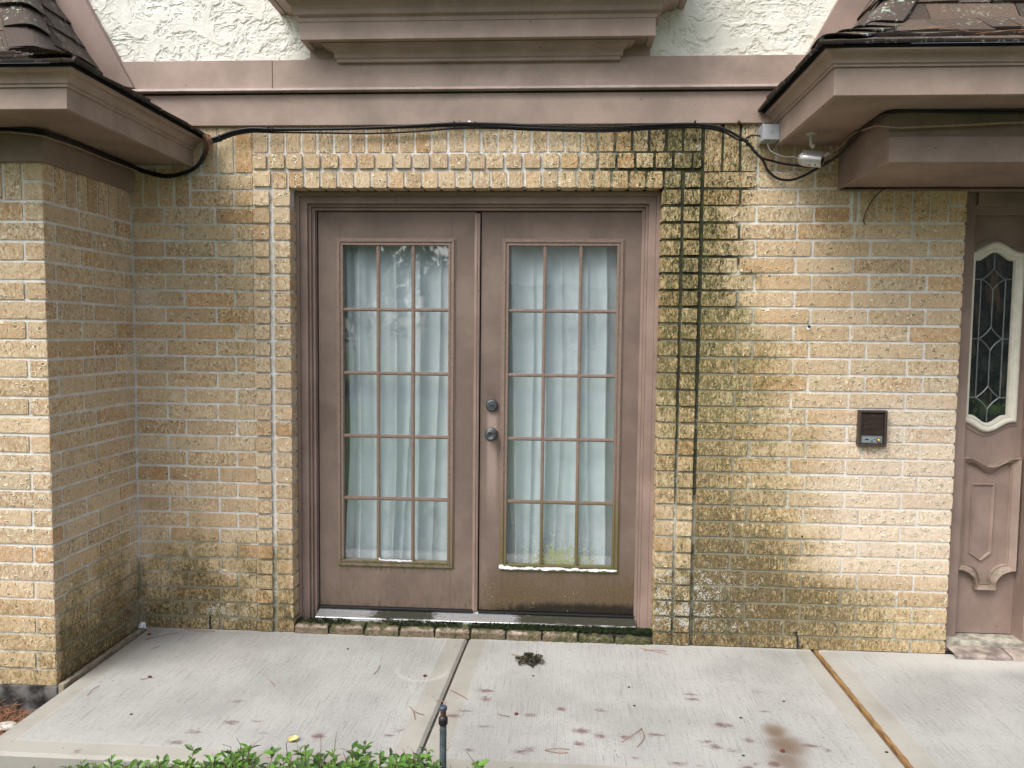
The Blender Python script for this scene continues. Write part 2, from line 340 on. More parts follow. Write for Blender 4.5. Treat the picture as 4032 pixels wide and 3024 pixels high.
def concrete_mat():
    m, nt, b = newmat('broomed_concrete'); N = NT(nt); p = N.coord()
    st = N.attr('stain'); ss = nt.nodes.new('ShaderNodeSeparateColor'); nt.links.new(st.outputs['Color'], ss.inputs[0])
    band, pur, brn = ss.outputs[0], ss.outputs[1], ss.outputs[2]; wht = st.outputs['Alpha']
    n1 = N.noise(2.2, 5, 0.55, p); n2 = N.noise(60, 5, 0.7, p); br = N.noise(45, 6, 0.78, N.coord((4.6, 0.11, 1)))
    c = N.mix(N.mr(n1, 0.3, 0.7), (0.315, 0.315, 0.300), (0.415, 0.415, 0.398))
    c = N.mix(N.mr(n2, 0.50, 0.30), c, N.mix(1.0, c, (0.84, 0.82, 0.80), 'MULTIPLY'))
    brd = N.math('MULTIPLY', N.mr(br, 0.48, 0.30), N.math('SUBTRACT', 1.0, band))
    c = N.mix(N.math('MULTIPLY', brd, 1.0), c, (0.175, 0.165, 0.150))
    c = N.mix(N.math('MULTIPLY', N.math('MULTIPLY', N.mr(br, 0.55, 0.72), N.math('SUBTRACT', 1.0, band)), 0.45), c, (0.50, 0.48, 0.44))
    c = N.mix(N.math('MULTIPLY', band, 0.85), c, N.mix(N.mr(n1, 0.35, 0.65), (0.265, 0.250, 0.215), (0.355, 0.338, 0.298)))
    pm = N.mr(N.math('ADD', pur, N.math('MULTIPLY', N.math('SUBTRACT', N.noise(48, 6, 0.9, N.coord((0.8, 1.7, 1))), 0.5), 2.4)), 0.16, 0.72)
    c = N.mix(N.math('MULTIPLY', pm, 0.8), c, (0.125, 0.055, 0.055))
    bm_ = N.mr(N.math('ADD', brn, N.math('MULTIPLY', N.noise(30, 5, 0.7, p), 0.4)), 0.3, 1.2)
    c = N.mix(N.math('MULTIPLY', bm_, 0.8), c, (0.125, 0.066, 0.028))
    c = N.mix(N.math('MULTIPLY', wht, 0.75), c, (0.64, 0.62, 0.57))
    v = N.n('ShaderNodeTexVoronoi', Scale=22.0, Vector=N.coord((1, 0.9, 1))); sp = N.math('MULTIPLY', N.mr(v.outputs['Distance'], 0.085, 0.05), N.mr(N.noise(5, 2, 0.5, p), 0.47, 0.56))
    c = N.mix(N.math('MULTIPLY', sp, 0.75), c, (0.06, 0.05, 0.045))
    N.set(b.inputs['Base Color'], c); b.inputs['Roughness'].default_value = 0.85; b.inputs['Specular IOR Level'].default_value = 0.3
    h = N.math('ADD', N.math('MULTIPLY', N.math('MULTIPLY', br, N.math('SUBTRACT', 1.0, N.math('MULTIPLY', band, 0.85))), 1.0), N.math('MULTIPLY', n2, 0.3))
    N.set(b.inputs['Normal'], N.bump(h, 0.8, 0.004)); return m
def shingle_mat():
    m, nt, b = newmat('asphalt_shingle'); N = NT(nt); p = N.coord(); t = N.attr('tint').outputs['Color']
    g = N.noise(420, 3, 0.8, p); n = N.noise(14, 4, 0.6, p)
    c = N.mix(N.mr(g, 0.35, 0.65), N.mix(1.0, t, (0.45, 0.43, 0.42), 'MULTIPLY'), N.mix(1.0, t, (1.5, 1.4, 1.3), 'MULTIPLY'))
    c = N.mix(N.math('MULTIPLY', N.mr(n, 0.5, 0.7), 0.3), c, (0.08, 0.055, 0.038))
    li = N.attr('stain').outputs['Fac']
    lm = N.math('MULTIPLY', N.mr(N.math('ADD', N.math('MULTIPLY', N.noise(55, 3, 0.6, p), 0.6), N.math('MULTIPLY', N.noise(16, 3, 0.6, p), 0.4)), 0.56, 0.62), li)
    c = N.mix(lm, c, (0.42, 0.52, 0.42))
    N.set(b.inputs['Base Color'], c); b.inputs['Roughness'].default_value = 0.9; b.inputs['Specular IOR Level'].default_value = 0.3
    N.set(b.inputs['Normal'], N.bump(g, 0.9, 0.003)); return m
def glass_mat(name, f0=0.20, tint=(0.985, 0.995, 0.992)):
    m, nt, b = newmat(name); N = NT(nt); nt.nodes.remove(b); out = nt.nodes['Material Output']
    p = N.coord(); s = N.sep(p); X, Z = s[0], s[2]
    tr = N.n('ShaderNodeBsdfTransparent'); tr.inputs[0].default_value = (*tint, 1)
    gl = N.n('ShaderNodeBsdfGlossy'); gl.inputs['Roughness'].default_value = 0.02; gl.inputs['Color'].default_value = (1, 1, 1, 1)
    N.set(gl.inputs['Normal'], N.bump(N.noise(5, 2, 0.5, p), 0.05, 0.01))
    ge = nt.nodes.new('ShaderNodeNewGeometry'); dt = nt.nodes.new('ShaderNodeVectorMath'); dt.operation = 'DOT_PRODUCT'; nt.links.new(ge.outputs['Normal'], dt.inputs[0]); nt.links.new(ge.outputs['Incoming'], dt.inputs[1])
    co = N.math('SUBTRACT', 1.0, N.math('ABSOLUTE', dt.outputs['Value'])); fac = N.math('ADD', f0, N.math('MULTIPLY', N.math('POWER', co, 5.0), 0.9), True)   # Schlick reflectance, the same from both sides
    mx = N.n('ShaderNodeMixShader'); N.set(mx.inputs[0], fac); nt.links.new(tr.outputs[0], mx.inputs[1]); nt.links.new(gl.outputs[0], mx.inputs[2])
    # film of dust and green algae low on the panes
    df = N.n('ShaderNodeBsdfDiffuse')
    n = N.noise(45, 5, 0.7, p); v = N.n('ShaderNodeTexVoronoi', Scale=85.0, Vector=p)
    al = N.math('MULTIPLY', N.mr(Z, 0.60, 0.34), N.mr(N.math('ABSOLUTE', N.math('SUBTRACT', X, 0.03)), 0.30, 0.05, 0.25, 1.0))
    am = N.mr(N.math('ADD', N.math('MULTIPLY', al, 0.55), N.math('SUBTRACT', n, N.math('MULTIPLY', v.outputs['Distance'], 0.5))), 0.55, 0.85)
    dust = N.math('ADD', 0.02, N.math('MULTIPLY', N.mr(Z, 0.75, 0.34), 0.05))
    N.set(df.inputs['Color'], N.mix(am, (0.55, 0.55, 0.50), (0.25, 0.28, 0.11)))
    m2 = N.n('ShaderNodeMixShader'); N.set(m2.inputs[0], N.math('MAXIMUM', N.math('MULTIPLY', am, 0.8), dust)); nt.links.new(mx.outputs[0], m2.inputs[1]); nt.links.new(df.outputs[0], m2.inputs[2])
    nt.links.new(m2.outputs[0], out.inputs['Surface']); return m
def leaf_mat(name, c0, c1, rough=0.35):
    m, nt, b = newmat(name); N = NT(nt); t = N.attr('tint').outputs['Fac']; p = N.coord()
    N.set(b.inputs['Base Color'], N.mix(t, c0, c1)); b.inputs['Roughness'].default_value = rough
    N.set(b.inputs['Normal'], N.bump(N.noise(150, 2, 0.5, p), 0.2, 0.001)); return m
def wood_mat(name, c0, c1):
    m, nt, b = newmat(name); N = NT(nt); n = N.noise(30, 6, 0.7, N.coord((3, 0.35, 1)))
    N.set(b.inputs['Base Color'], N.mix(N.mr(n, 0.35, 0.65), c0, c1)); b.inputs['Roughness'].default_value = 0.8
    N.set(b.inputs['Normal'], N.bump(n, 0.6, 0.002)); return m

MBRICK = brick_mat(); MMORT = mortar_mat(); MPAINT = paint_mat(); MDOOR = door_paint_mat(); MMUNT = muntin_mat()
MVERT = paint_mat('brown_paint_upright', (8, 8, 0.6), (0.285, 0.205, 0.170)); MSTUC = stucco_mat(); MCONC = concrete_mat(); MSHIN = shingle_mat()
MSOFF = paint_mat('brown_paint_shaded', (0.8, 0.8, 3), (0.270, 0.196, 0.158), 0.25)  # trim brown darkened: shade under the eaves is put into the colour
MGLASS = glass_mat('door_glass'); MBLACK = simple('black_cable', (0.008, 0.009, 0.011), 0.45, spec=0.4); MTAN = simple('tan_cable', (0.30, 0.21, 0.15), 0.5)
MBRNC = simple('brown_wire', (0.07, 0.035, 0.02), 0.5)
MALU = simple('aluminium', (0.60, 0.60, 0.60), 0.33, 0.9, 0.25, 40, 0.3, 90); MGREYB = simple('galvanised_box', (0.46, 0.49, 0.53), 0.45, 0.5, 0.06)
MCAMS = simple('camera_silver', (0.52, 0.50, 0.51), 0.34, 0.65, 0.05); MCAMW = simple('camera_bracket', (0.55, 0.52, 0.45), 0.5)
MDARK = simple('black_plastic', (0.012, 0.012, 0.013), 0.4); MLENS = simple('lens', (0.004, 0.004, 0.006), 0.08, spec=0.9)
MWHITE = simple('caulk', (0.80, 0.81, 0.82), 0.45, var=0.04); MBRPL = simple('intercom_brown', (0.055, 0.036, 0.030), 0.45, bump=0.2); MPANEL = simple('intercom_plate', (0.42, 0.47, 0.52), 0.35, 0.6, 0.04)
MGOLD = simple('intercom_button', (0.62, 0.42, 0.10), 0.35, 0.3); MKNOB = simple('tarnished_knob', (0.105, 0.115, 0.125), 0.5, 0.7, 0.3, 120)
MROOM = simple('dark_room', (0.03, 0.03, 0.03), 0.9); MCREAM = simple('cream_moulding', (0.66, 0.63, 0.53), 0.5, var=0.06); MLEAD = simple('lead_came', (0.20, 0.22, 0.23), 0.45, 0.6)
MCURT = simple('white_curtain', (0.52, 0.605, 0.645), 0.9, var=0.03, nscale=12, bump=0.3, bscale=600)
MMOSS = simple('moss', (0.022, 0.040, 0.008), 0.95, var=0.5, nscale=60, bump=1.0, bscale=300); MDRY = simple('dry_twig', (0.20, 0.14, 0.09), 0.8, var=0.3)
MNEED = simple('pine_needle', (0.28, 0.13, 0.06), 0.6, var=0.4, nscale=20); MRED = simple('red_husk', (0.12, 0.016, 0.014), 0.5); MBIT = simple('dark_bit', (0.025, 0.018, 0.015), 0.8)
MYEL = simple('yellow_leaf', (0.62, 0.55, 0.22), 0.6); MSTEP = wood_mat('old_wood_strip', (0.16, 0.085, 0.03), (0.34, 0.20, 0.08)); MSEAM = simple('joint_filler', (0.045, 0.038, 0.030), 0.95, var=0.4, nscale=60, bump=0.6)
MGREYW = wood_mat('grey_wood_strip', (0.17, 0.14, 0.10), (0.36, 0.31, 0.23)); MPIPE = simple('grey_pvc', (0.075, 0.095, 0.105), 0.5, var=0.25, nscale=60); MLEAD2 = simple('grey_lead', (0.16, 0.15, 0.14), 0.5)
MSTONE = simple('pale_stone', (0.55, 0.52, 0.47), 0.85, var=0.2, bump=0.5, bscale=60)

# ------------------------------------------------------------------ stain maps on the facade (positions in metres)
def blob(x, z, cx, cz, rx, rz, s): return s*np.exp(-(((x-cx)/rx)**2+((z-cz)/rz)**2))
def stains(x, y, z):
    n = fbm(x*5, z*5, y*5, 3, 3)-0.5
    main = (y > -0.12)
    # algae / brown: hugs the vertical joint beside the pilaster and fans out near the ground
    drip = fbm(x*11, z*1.6, y*5, 41, 3)-0.5
    zz = [0.0, 0.12, 0.3, 0.45, 0.6, 0.9, 1.3, 1.6, 2.0, 2.25, 2.6]
    reach = np.interp(z, zz, [1.55, 1.50, 1.20, 1.00, 0.85, 0.80, 0.72, 0.52, 0.38, 0.40, 0.42])
    strg = np.interp(z, zz, [0.95, 1.05, 1.15, 1.05, 0.85, 0.75, 0.86, 0.90, 0.88, 0.72, 0.60])
    topw = sst(2.05, 2.25, z)
    t = np.clip((x-0.66)+0.30*n+0.16*drip, 0, 9)/reach
    A = np.where(x > 0.66, strg*np.clip(1-sst(0.1, 1.15, t), 0, 1), sst(0.44, 0.50, x)*(0.80*(0.68+0.32*sst(1.0, 1.4, z)+0.5*(1-sst(0.25, 0.5, z)))+0.5*n))
    A = np.maximum(A, topw*sst(-0.45, 0.5, x)*(1-sst(0.80, 1.05, x))*0.62)
    A = np.maximum(A, sst(0.6, 1.0, x)*(1-sst(0.04, 0.40, z))*0.50)
    L = (1-sst(-1.33, -1.27, x))
    A = np.maximum(A, L*(1-sst(0.05, 0.68, z+0.45*n+0.25*drip))*0.92)
    A = np.maximum(A, L*sst(-1.95, -1.55, x)*main*(1-sst(-1.5, -1.44, x))*sst(0.9, 1.6, z)*0.34)
    fw = (y < -0.62)*(x < -2.1)
    A = np.where(fw, (1-sst(0.05, 0.5, z))*0.42+0.12, A)
    # black moss
    B = sst(0.44, 0.52, x)*(1-sst(0.80, 1.05, x+0.3*n))*sst(1.25, 1.85, z+0.2*n)*0.62
    B = np.maximum(B, np.exp(-((x-0.669)/0.013)**2)*main*(0.36+0.36*sst(0.9, 1.5, z)+1.1*drip+0.8*n))
    B = np.maximum(B, np.exp(-((x-0.579)/0.012)**2)*main*(0.20+0.36*sst(1.0, 1.5, z)+1.0*drip+0.7*n))
    B = np.maximum(B, sst(-0.35, 0.5, x)*(1-sst(0.85, 1.02, x))*sst(2.15, 2.28, z)*0.60)
    B = np.maximum(B, sst(0.46, 0.55, x)*(1-sst(0.85, 1.2, x))*(1-sst(0.22, 0.42, z))*0.40)
    B = np.maximum(B, np.exp(-((x+1.398)/0.012)**2)*main*(0.32+0.2*n))
    B = np.maximum(B, L*main*(1-sst(0.08, 0.34, z))*0.22)
    B = np.maximum(B, sst(-1.78, -1.52, x)*(1-sst(-1.49, -1.47, x))*sst(1.2, 1.7, z)*0.34)
    B = np.maximum(B, (x > 0.5)*(x < 1.25)*(1-sst(0.03, 0.09, z))*0.42)
    # white efflorescence
    E = sst(0.95, 1.55, x+0.4*n)*(1-sst(1.0, 1.45, z+0.4*n))*sst(0.15, 0.5, z)*0.66
    E = np.maximum(E, np.maximum.reduce([blob(x, z, 1.60, 1.04, 0.09, 0.05, 0.8), blob(x, z, 1.56, 1.13, 0.08, 0.05, 0.5), blob(x, z, 1.66, 1.4, 0.05, 0.03, 0.0), blob(x, z, 0.545, 0.62, 0.06, 0.22, 0.38)]))
    E = np.maximum(E, main*np.exp(-((x+2.10)/0.06)**2)*(0.20+1.2*n))
    E = np.maximum(E, main*np.maximum(blob(x, z, -2.03, 1.68, 0.08, 0.10, 0.7), blob(x, z, -1.9, 1.18, 0.03, 0.03, 0.7)))
    E = np.maximum(E, (~main)*(x > -2.12)*np.exp(-((y+0.06)/0.10)**2)*sst(0.35, 0.6, z)*(1-sst(1.6, 2.1, z))*(0.35+1.6*n))
    E = np.maximum(E, fw*np.maximum(blob(x, z, -2.16, 1.02, 0.06, 0.25, 0.45), 0.30*(1-sst(0.9, 1.6, z))*sst(0.2, 0.5, z)))
    # lichen specks
    Li = sst(0.47, 0.5, x)*(1-sst(0.75, 1.0, x+0.5*n))*sst(0.05, 0.1, z)*(1-sst(0.34, 0.46, z))*0.95
    Li = np.maximum(Li, blob(x, z, 0.85, 0.33, 0.25, 0.07, 0.7)); Li = np.maximum(Li, main*blob(x, z, -1.68, 0.09, 0.22, 0.09, 0.9))
    Li = np.maximum(Li, blob(x, z, 0.62, 2.35, 0.16, 0.12, 0.6)); Li = np.maximum(Li, sst(0.49, 0.52, x)*(1-sst(0.66, 0.7, x))*0.14)
    return np.stack([np.clip(A, 0, 1), np.clip(B, 0, 1), np.clip(E, 0, 1), np.clip(Li, 0, 1)], -1)

# ------------------------------------------------------------------ bricks
TAN = np.array([0.600, 0.428, 0.262]); PALE = np.array([0.665, 0.522, 0.355]); ORG = np.array([0.55, 0.325, 0.155])
def brick_mesh(name, rects, place, cell=0.011, side=0.014):
    VV, FF, TT = [], [], []; off = 0
    for (u0, u1, v0, v1, w) in rects:
        if u1-u0 < 0.012 or v1-v0 < 0.012: continue
        j = rng.normal(0, 0.0009, 4); u0 += j[0]; u1 += j[1]; v0 += j[2]; v1 += j[3]
        nu = max(3, int(round((u1-u0)/cell))); nv = max(3, int(round((v1-v0)/cell)))
        us = np.concatenate([[u0], [u0], np.linspace(u0, u1, nu+1)[1:-1], [u1], [u1]]); vs_ = np.concatenate([[v0], [v0], np.linspace(v0, v1, nv+1)[1:-1], [v1], [v1]])
        U, V = np.meshgrid(us, vs_, indexing='ij'); sd = rng.integers(0, 99999)
        I = np.arange(len(us))[:, None]+np.zeros_like(U, int); J = np.arange(len(vs_))[None, :]+np.zeros_like(U, int)
        ringI = (I == 0)|(I == len(us)-1)|(J == 0)|(J == len(vs_)-1)
        ed = ((I == 1)|(I == len(us)-2)|(J == 1)|(J == len(vs_)-2)) & ~ringI
        cor = ((I <= 1)|(I >= len(us)-2)) & ((J <= 1)|(J >= len(vs_)-2))
        uc, vc = (u0+u1)/2, (v0+v1)/2
        nn = fbm(U*45+sd, V*45, 0, 5, 3)-0.5; n2 = vnoise(U*130+sd, V*130, 0, 9)-0.5
        W = w + 0.0014 + nn*0.0018 + n2*0.0008 + np.clip(rng.normal(0, 0.0006), -0.001, 0.0015) + (U-uc)*rng.normal(0, 0.0025)
        W = np.where(ed, W-0.0003-0.0008*np.abs(n2), W)
        W = np.where(ringI, w-0.010, W)
        pull = np.where(ringI|ed, 0.0052*np.clip(nn, 0, 1)+np.where(cor, 0.0012, 0), 0)
        U2 = U-np.sign(U-uc)*pull*((I <= 1)|(I >= len(us)-2)); V2 = V-np.sign(V-vc)*pull*((J <= 1)|(J >= len(vs_)-2))
        X, Y, Z = place(U2, V2, W)
        k = rng.random(); t = TAN*(1-k)+PALE*k
        if rng.random() < 0.13: q_ = rng.uniform(0.3, 0.75); t = ORG*q_+t*(1-q_)
        t = t*(0.86+0.20*rng.random())
        VV.append(np.stack([X, Y, Z], -1).reshape(-1, 3)); TT.append(np.tile([*t, rng.uniform(0.25, 1.0)], (U.size, 1)))
        nvv = len(vs_); a = (np.arange(len(us)-1)[:, None]*nvv+np.arange(nvv-1)[None, :]).ravel()+off
        FF.append(np.stack([a, a+nvv, a+nvv+1, a+1], -1)); off += U.size
    V = np.concatenate(VV); F = np.concatenate(FF); T = np.concatenate(TT)
    return np_mesh(name, V, F, {'tint': T, 'stain': stains(V[:, 0], V[:, 1], V[:, 2])})
def mortar_mesh(name, rects, place, cell=0.01, amp=0.0016):
    VV, FF = [], []; off = 0
    for (u0, u1, v0, v1, w) in rects:
        nu = max(2, int((u1-u0)/cell)); nv = max(2, int((v1-v0)/cell))
        U, V = np.meshgrid(np.linspace(u0, u1, nu), np.linspace(v0, v1, nv), indexing='ij')
        W = w + (fbm(U*40, V*40, 0, 31, 3)-0.5)*amp
        X, Y, Z = place(U, V, W); VV.append(np.stack([X, Y, Z], -1).reshape(-1, 3))
        a = (np.arange(nu-1)[:, None]*nv+np.arange(nv-1)[None, :]).ravel()+off
        FF.append(np.stack([a, a+nv, a+nv+1, a+1], -1)); off += U.size
    V = np.concatenate(VV); return np_mesh(name, V, np.concatenate(FF), {'stain': stains(V[:, 0], V[:, 1], V[:, 2])})
pl_main = lambda u, v, w: (u, -w+0*u, v)
pl_ret = lambda u, v, w: (-2.106+w, u, v)          # return wall, faces +x, u = y
pl_front = lambda u, v, w: (u, -0.65-w, v)
J = 0.0122
zl = lambda k: -0.003+0.07526*k+0.000126*k*k       # bottoms of the left courses
zr = lambda k: -0.009+0.0792*k
def course(u0, u1, z0, z1, joints, w=0.0):
    js = sorted(j for j in joints if u0+0.02 < j < u1-0.02); e = [u0-J/2]+js+[u1+J/2]
    return [(a+J/2, b-J/2, z0, z1, w) for a, b in zip(e[:-1], e[1:])]
def seq(start, pitch, n): return [start+pitch*i for i in range(n)]

house = empty('brick_house', (0, 0, 0))
tag(house, 'tan brick house front with brown timber trim, white stucco above and double glass doors', 'house')
# main wall, left of the doors
LB = []; 
for k in range(0, 29):
    z0, z1 = zl(k), zl(k+1)-J
    if z0 < 2.27:
        x0 = -2.10 if z0 < 2.10 else -1.80
        js = seq(-2.197, 0.258, 6) if k % 2 == 0 else seq(-2.103, 0.258, 6)
        z0b = max(z0, 0.003)
        LB += course(x0+0.004, -1.494, z0b, min(z1, 2.265), js)
LB += course(-2.10, -1.80-J, 2.118, 2.30, [-2.044, -1.965, -1.883])
LB += course(-1.90, -1.494, 2.281, 2.53, seq(-1.828, 0.082, 5))
# main wall, right
RB = []
for k in range(0, 29):
    z0, z1 = zr(k), zr(k+1)-J
    js = seq(0.847, 0.2645, 6) if k % 2 else seq(0.922, 0.2645, 6)
    x1 = 1.877 if k < 26 else 1.36-J
    RB += course(0.678, x1, max(z0, 0.003), z1, js)
RB += course(1.366, 1.792, zr(26), 2.235, seq(1.39, 0.0815, 6))
RB += course(1.804, 1.877, zr(26), zr(27)-J, []) + course(1.804, 1.877, zr(27), 2.235, [])
RB += course(0.678, 1.42, 2.283, 2.53, seq(0.758, 0.0825, 9))
link('brick_wall', brick_mesh('brick_wall', LB, pl_main), MBRICK, house)
link('brick_wall', brick_mesh('brick_wall', RB, pl_main), MBRICK, house)
# surround of the double doors: outer ring proud, inner ring set back a little
SB = []
for k in range(0, 28):
    z0, z1 = zl(k), zl(k+1)-J
    if z1 < 2.21: SB += [(-1.488, -1.409, max(z0, .003), z1, 0.010)]
    if z1 < 2.118: SB += [(-1.388, -1.306, max(z0, .003), z1, 0.004)]
for k in range(0, 29):
    z0, z1 = zr(k), zr(k+1)-J
    if z1 < 2.29: SB += [(0.586, 0.659, max(z0, .003), z1, 0.010)]
    if z1 < 2.12: SB += [(0.486, 0.572, max(z0, .003), z1, 0.004)]
SB += course(-1.388, 0.569, 2.207, 2.283, seq(-1.318, 0.0822, 24), 0.004)
SB += course(-1.488, 0.659, 2.298, 2.366, seq(-1.416, 0.0885, 26), 0.011)
SB += course(-1.488, 0.659, 2.376, 2.53, seq(-1.409, 0.0794, 27), 0.0)
SB += [(-1.388, -1.306, 2.122, 2.1965, 0.004), (-1.488, -1.401, 2.214, 2.286, 0.010), (0.486, 0.569, 2.130, 2.197, 0.004)]
sur = link('door_surround', brick_mesh('door_surround', SB, pl_main), MBRICK, house)
# jamb returns of the opening and its soffit
JB = [(-0.001, 0.098, max(zl(k), .003), zl(k+1)-J-0.001, 0.0) for k in range(0, 28) if zl(k+1)-J < 2.19]
link('door_jamb_bricks', brick_mesh('jl', JB, lambda u, v, w: (-1.3065+w*0.8-0.001, u, v)), MBRICK, house)
JB = [(-0.001, 0.098, max(zr(k), .003), zr(k+1)-J-0.001, 0.0) for k in range(0, 28) if zr(k+1)-J < 2.20]
link('door_jamb_bricks', brick_mesh('jr', JB, lambda u, v, w: (0.4868-w*0.8, u, v)), MBRICK, house)
JB = course(-1.30, 0.48, -0.0, 0.098, seq(-1.318, 0.0822, 24))
link('lintel_bricks', brick_mesh('lint', JB, lambda u, v, w: (u, v, 2.2085-w*0.8)), MBRICK, house)
# side of the bricks at the entry
JB = [(0.0, 0.09, max(zr(k), .003), zr(k+1)-J, 0.0) for k in range(0, 28)]
link('entry_jamb_bricks', brick_mesh('je', JB, lambda u, v, w: (1.876+w*0.5, u, v)), MBRICK, house)
# return wall and front wall of the left wing
WB = []
for k in range(0, 26):
    z0, z1 = zl(k), zl(k+1)-J
    js = seq(-0.409-0.258, 0.258, 5) if k % 2 else seq(-0.577, 0.2555, 4)
    js = [j for j in js if j > -0.63]
    WB += course(-0.650, -0.004, z0, z1, js)
WB += course(-0.578+J/2, -0.006, zl(26), 2.25, [-0.503, -0.424, -0.352, -0.272, -0.198, -0.119])
WB += [(-0.65, -0.584, zl(26), 2.105, 0), (-0.65, -0.584, 2.118, 2.25, 0)]
link('wing_side_wall', brick_mesh('ws', WB, pl_ret), MBRICK, house)
FB = []
for k in range(0, 26):
    z0, z1 = zl(k), zl(k+1)-J
    js = [-2.191-0.258*i for i in range(4)] if k % 2 else [-2.364-0.258*i for i in range(3)]
    FB += course(-3.0, -2.107, z0, z1, js)
FB += course(-3.0, -2.191-J/2, zl(26), 2.25, [-2.274-0.082*i for i in range(9)])
FB += [(-2.186, -2.107, zl(26), 2.105, 0), (-2.186, -2.107, 2.118, 2.25, 0)]
link('wing_front_wall', brick_mesh('wf', FB, pl_front), MBRICK, house)
# mortar beds
link('mortar_bed', mortar_mesh('m1', [(-2.112, -1.49, 0, 2.53, -0.0034), (-1.49, -1.312, 0, 2.53, -0.0034), (-1.312, 0.492, 2.2120, 2.53, -0.003), (0.492, 0.664, 0, 2.53, -0.0015), (0.664, 1.872, 0, 2.53, -0.0034)], pl_main), MMORT, house)
link('mortar_bed', mortar_mesh('m2', [(-0.6495, 0.004, -0.008, 2.30, -0.0032)], pl_ret), MMORT, house)
link('mortar_bed', mortar_mesh('m3', [(-3.0, -2.1064, -0.008, 2.30, -0.0032)], pl_front), MMORT, house)
link('mortar_bed', mortar_mesh('m4', [(0.0, 0.10, 0, 2.215, 0)], lambda u, v, w: (-1.313+w*0.3, u, v)), MMORT, house)
link('mortar_bed', mortar_mesh('m5', [(0.0, 0.10, 0, 2.215, 0)], lambda u, v, w: (0.493+w*0.3, u, v)), MMORT, house)
link('mortar_bed', mortar_mesh('m6', [(0.0, 0.10, 0, 2.215, 0)], lambda u, v, w: (1.871+w*0.3, u, v)), MMORT, house)
link('mortar_bed', mortar_mesh('m7', [(-1.313, 0.493, 0.0, 0.10, 0)], lambda u, v, w: (u, v, 2.2145+w*0.3)), MMORT, house)
# lump of mortar in the inner corner, bottom
mb = MB(); mb.lathe([(0.001, 0), (0.018, 0.003), (0.016, 0.02), (0.008, 0.028), (0.001, 0.03)], (-2.085, -0.02, 0.0), (0.1, -0.1, 1), 9)
me = mb.mesh(); 
for v in me.vertices: v.co += Vector(rng.normal(0, 0.0025, 3))
link('mortar_lump', me, MWHITE, house)
# foundation under the wing
mb = MB(); mb.box(-3.0, -2.100, -0.662, -0.10, -0.30, -0.006)
fo = mb.mesh(); bmx = bmesh.new(); bmx.from_mesh(fo); bmesh.ops.subdivide_edges(bmx, edges=bmx.edges, cuts=22, use_grid_fill=True)
for v in bmx.verts:
    nn = float(fbm(np.array([v.co.x*14]), np.array([v.co.z*14]), np.array([v.co.y*14]), 4, 4)[0])-0.5; v.co.y += nn*0.02; v.co.x += nn*0.008
bmx.to_mesh(fo); bmx.free()
MFOUND = simple('stained_foundation', (0.11, 0.105, 0.10), 0.9, var=0.75, nscale=10, bump=0.8, bscale=80); link('foundation', fo, MFOUND, house)

for (x, z, r_) in ((1.183, 1.560, 0.0065), (1.186, 0.556, 0.005)):
    mb = MB(); mb.lathe([(r_, 0.0), (r_, 0.0012), (0.0005, 0.0012)], (x, -0.003, z), (0, -1, 0), 12); mb.build('anchor_hole', MDARK, house)
mb = MB(); mb.lathe([(0.009, 0.0), (0.008, 0.001), (0.0005, 0.0012)], (1.181, -0.0018, 1.553), (0, -1, 0.05), 9); mb.build('anchor_smear', MWHITE, house)
mb = MB(); mb.box(1.1775, 1.1845, -0.0035, 0.0, 0.004, 0.062); mb.tube([(1.181, -0.004, 0.060), (1.172, -0.0045, 0.074), (1.178, -0.004, 0.086), (1.160, -0.004, 0.080)], 0.003, 5); mb.build('weep_hole', MDARK, house)
mb = MB(); mb.box(-1.741, -1.733, -0.0035, 0.0, 0.004, 0.068); mb.build('weep_hole', MDARK, house)
mb = MB(); mb.lathe([(0.008, 0), (0.009, 0.004), (0.004, 0.009), (0.0005, 0.011)], (-0.430, -0.024, 2.508), (0, -1, -0.4), 9); mb.build('nail', MWHITE, house)
mb = MB(); mb.lathe([(0.008, 0), (0.009, 0.006), (0.004, 0.011), (0.0005, 0.012)], (0.825, -0.018, 2.505), (0, -1, -0.8), 8); mb.build('nail', MBRNC, house)

# ------------------------------------------------------------------ stucco
def stucco_patch(name, x0, x1, z0, z1, cell=0.0038):
    nu = int((x1-x0)/cell); nv = int((z1-z0)/cell)
    U, V = np.meshgrid(np.linspace(x0, x1, nu), np.linspace(z0, z1, nv), indexing='ij')
    wx = (fbm(U*9, V*9, 0, 71, 4)-0.5); wz = (fbm(U*9+40, V*9, 0, 72, 4)-0.5)
    w2 = (fbm(U*38, V*38, 0, 73, 3)-0.5)*0.022
    a = fbm((U+wx*0.14+w2)*13, (V+wz*0.14-w2)*19, 0, 61, 4)
    h = sst(0.440, 0.452, a)*0.5+sst(0.53, 0.542, a)*0.5
    rough = fbm(U*55, V*55, 0, 63, 4)-0.5; r2_ = fbm(U*26+wx*5, V*34, 0, 64, 4)
    ridge = (1-np.abs(r2_-0.5)*9).clip(0, 1)**2
    W = h*0.0060+rough*0.006*(1-0.85*h)+ridge*0.0035*(1-h*0.8)-a*0.004
    st = np.clip(sst(0.62, 0.5, a)*0.0+(1-h)*0.35*sst(0.5, 0.62, fbm(U*4, V*4, 0, 66, 3)), 0, 1)
    P = np.stack([U, -0.004-W, V], -1).reshape(-1, 3)
    q = (np.arange(nu-1)[:, None]*nv+np.arange(nv-1)[None, :]).ravel(); F = np.stack([q, q+nv, q+nv+1, q+1], -1)
    return link(name, np_mesh(name, P, F, {'stain': np.repeat(st.reshape(-1, 1), 4, 1)}), MSTUC, house, smooth=False)
stucco_patch('stucco_wall', -2.45, 1.42, 2.795, 3.20)
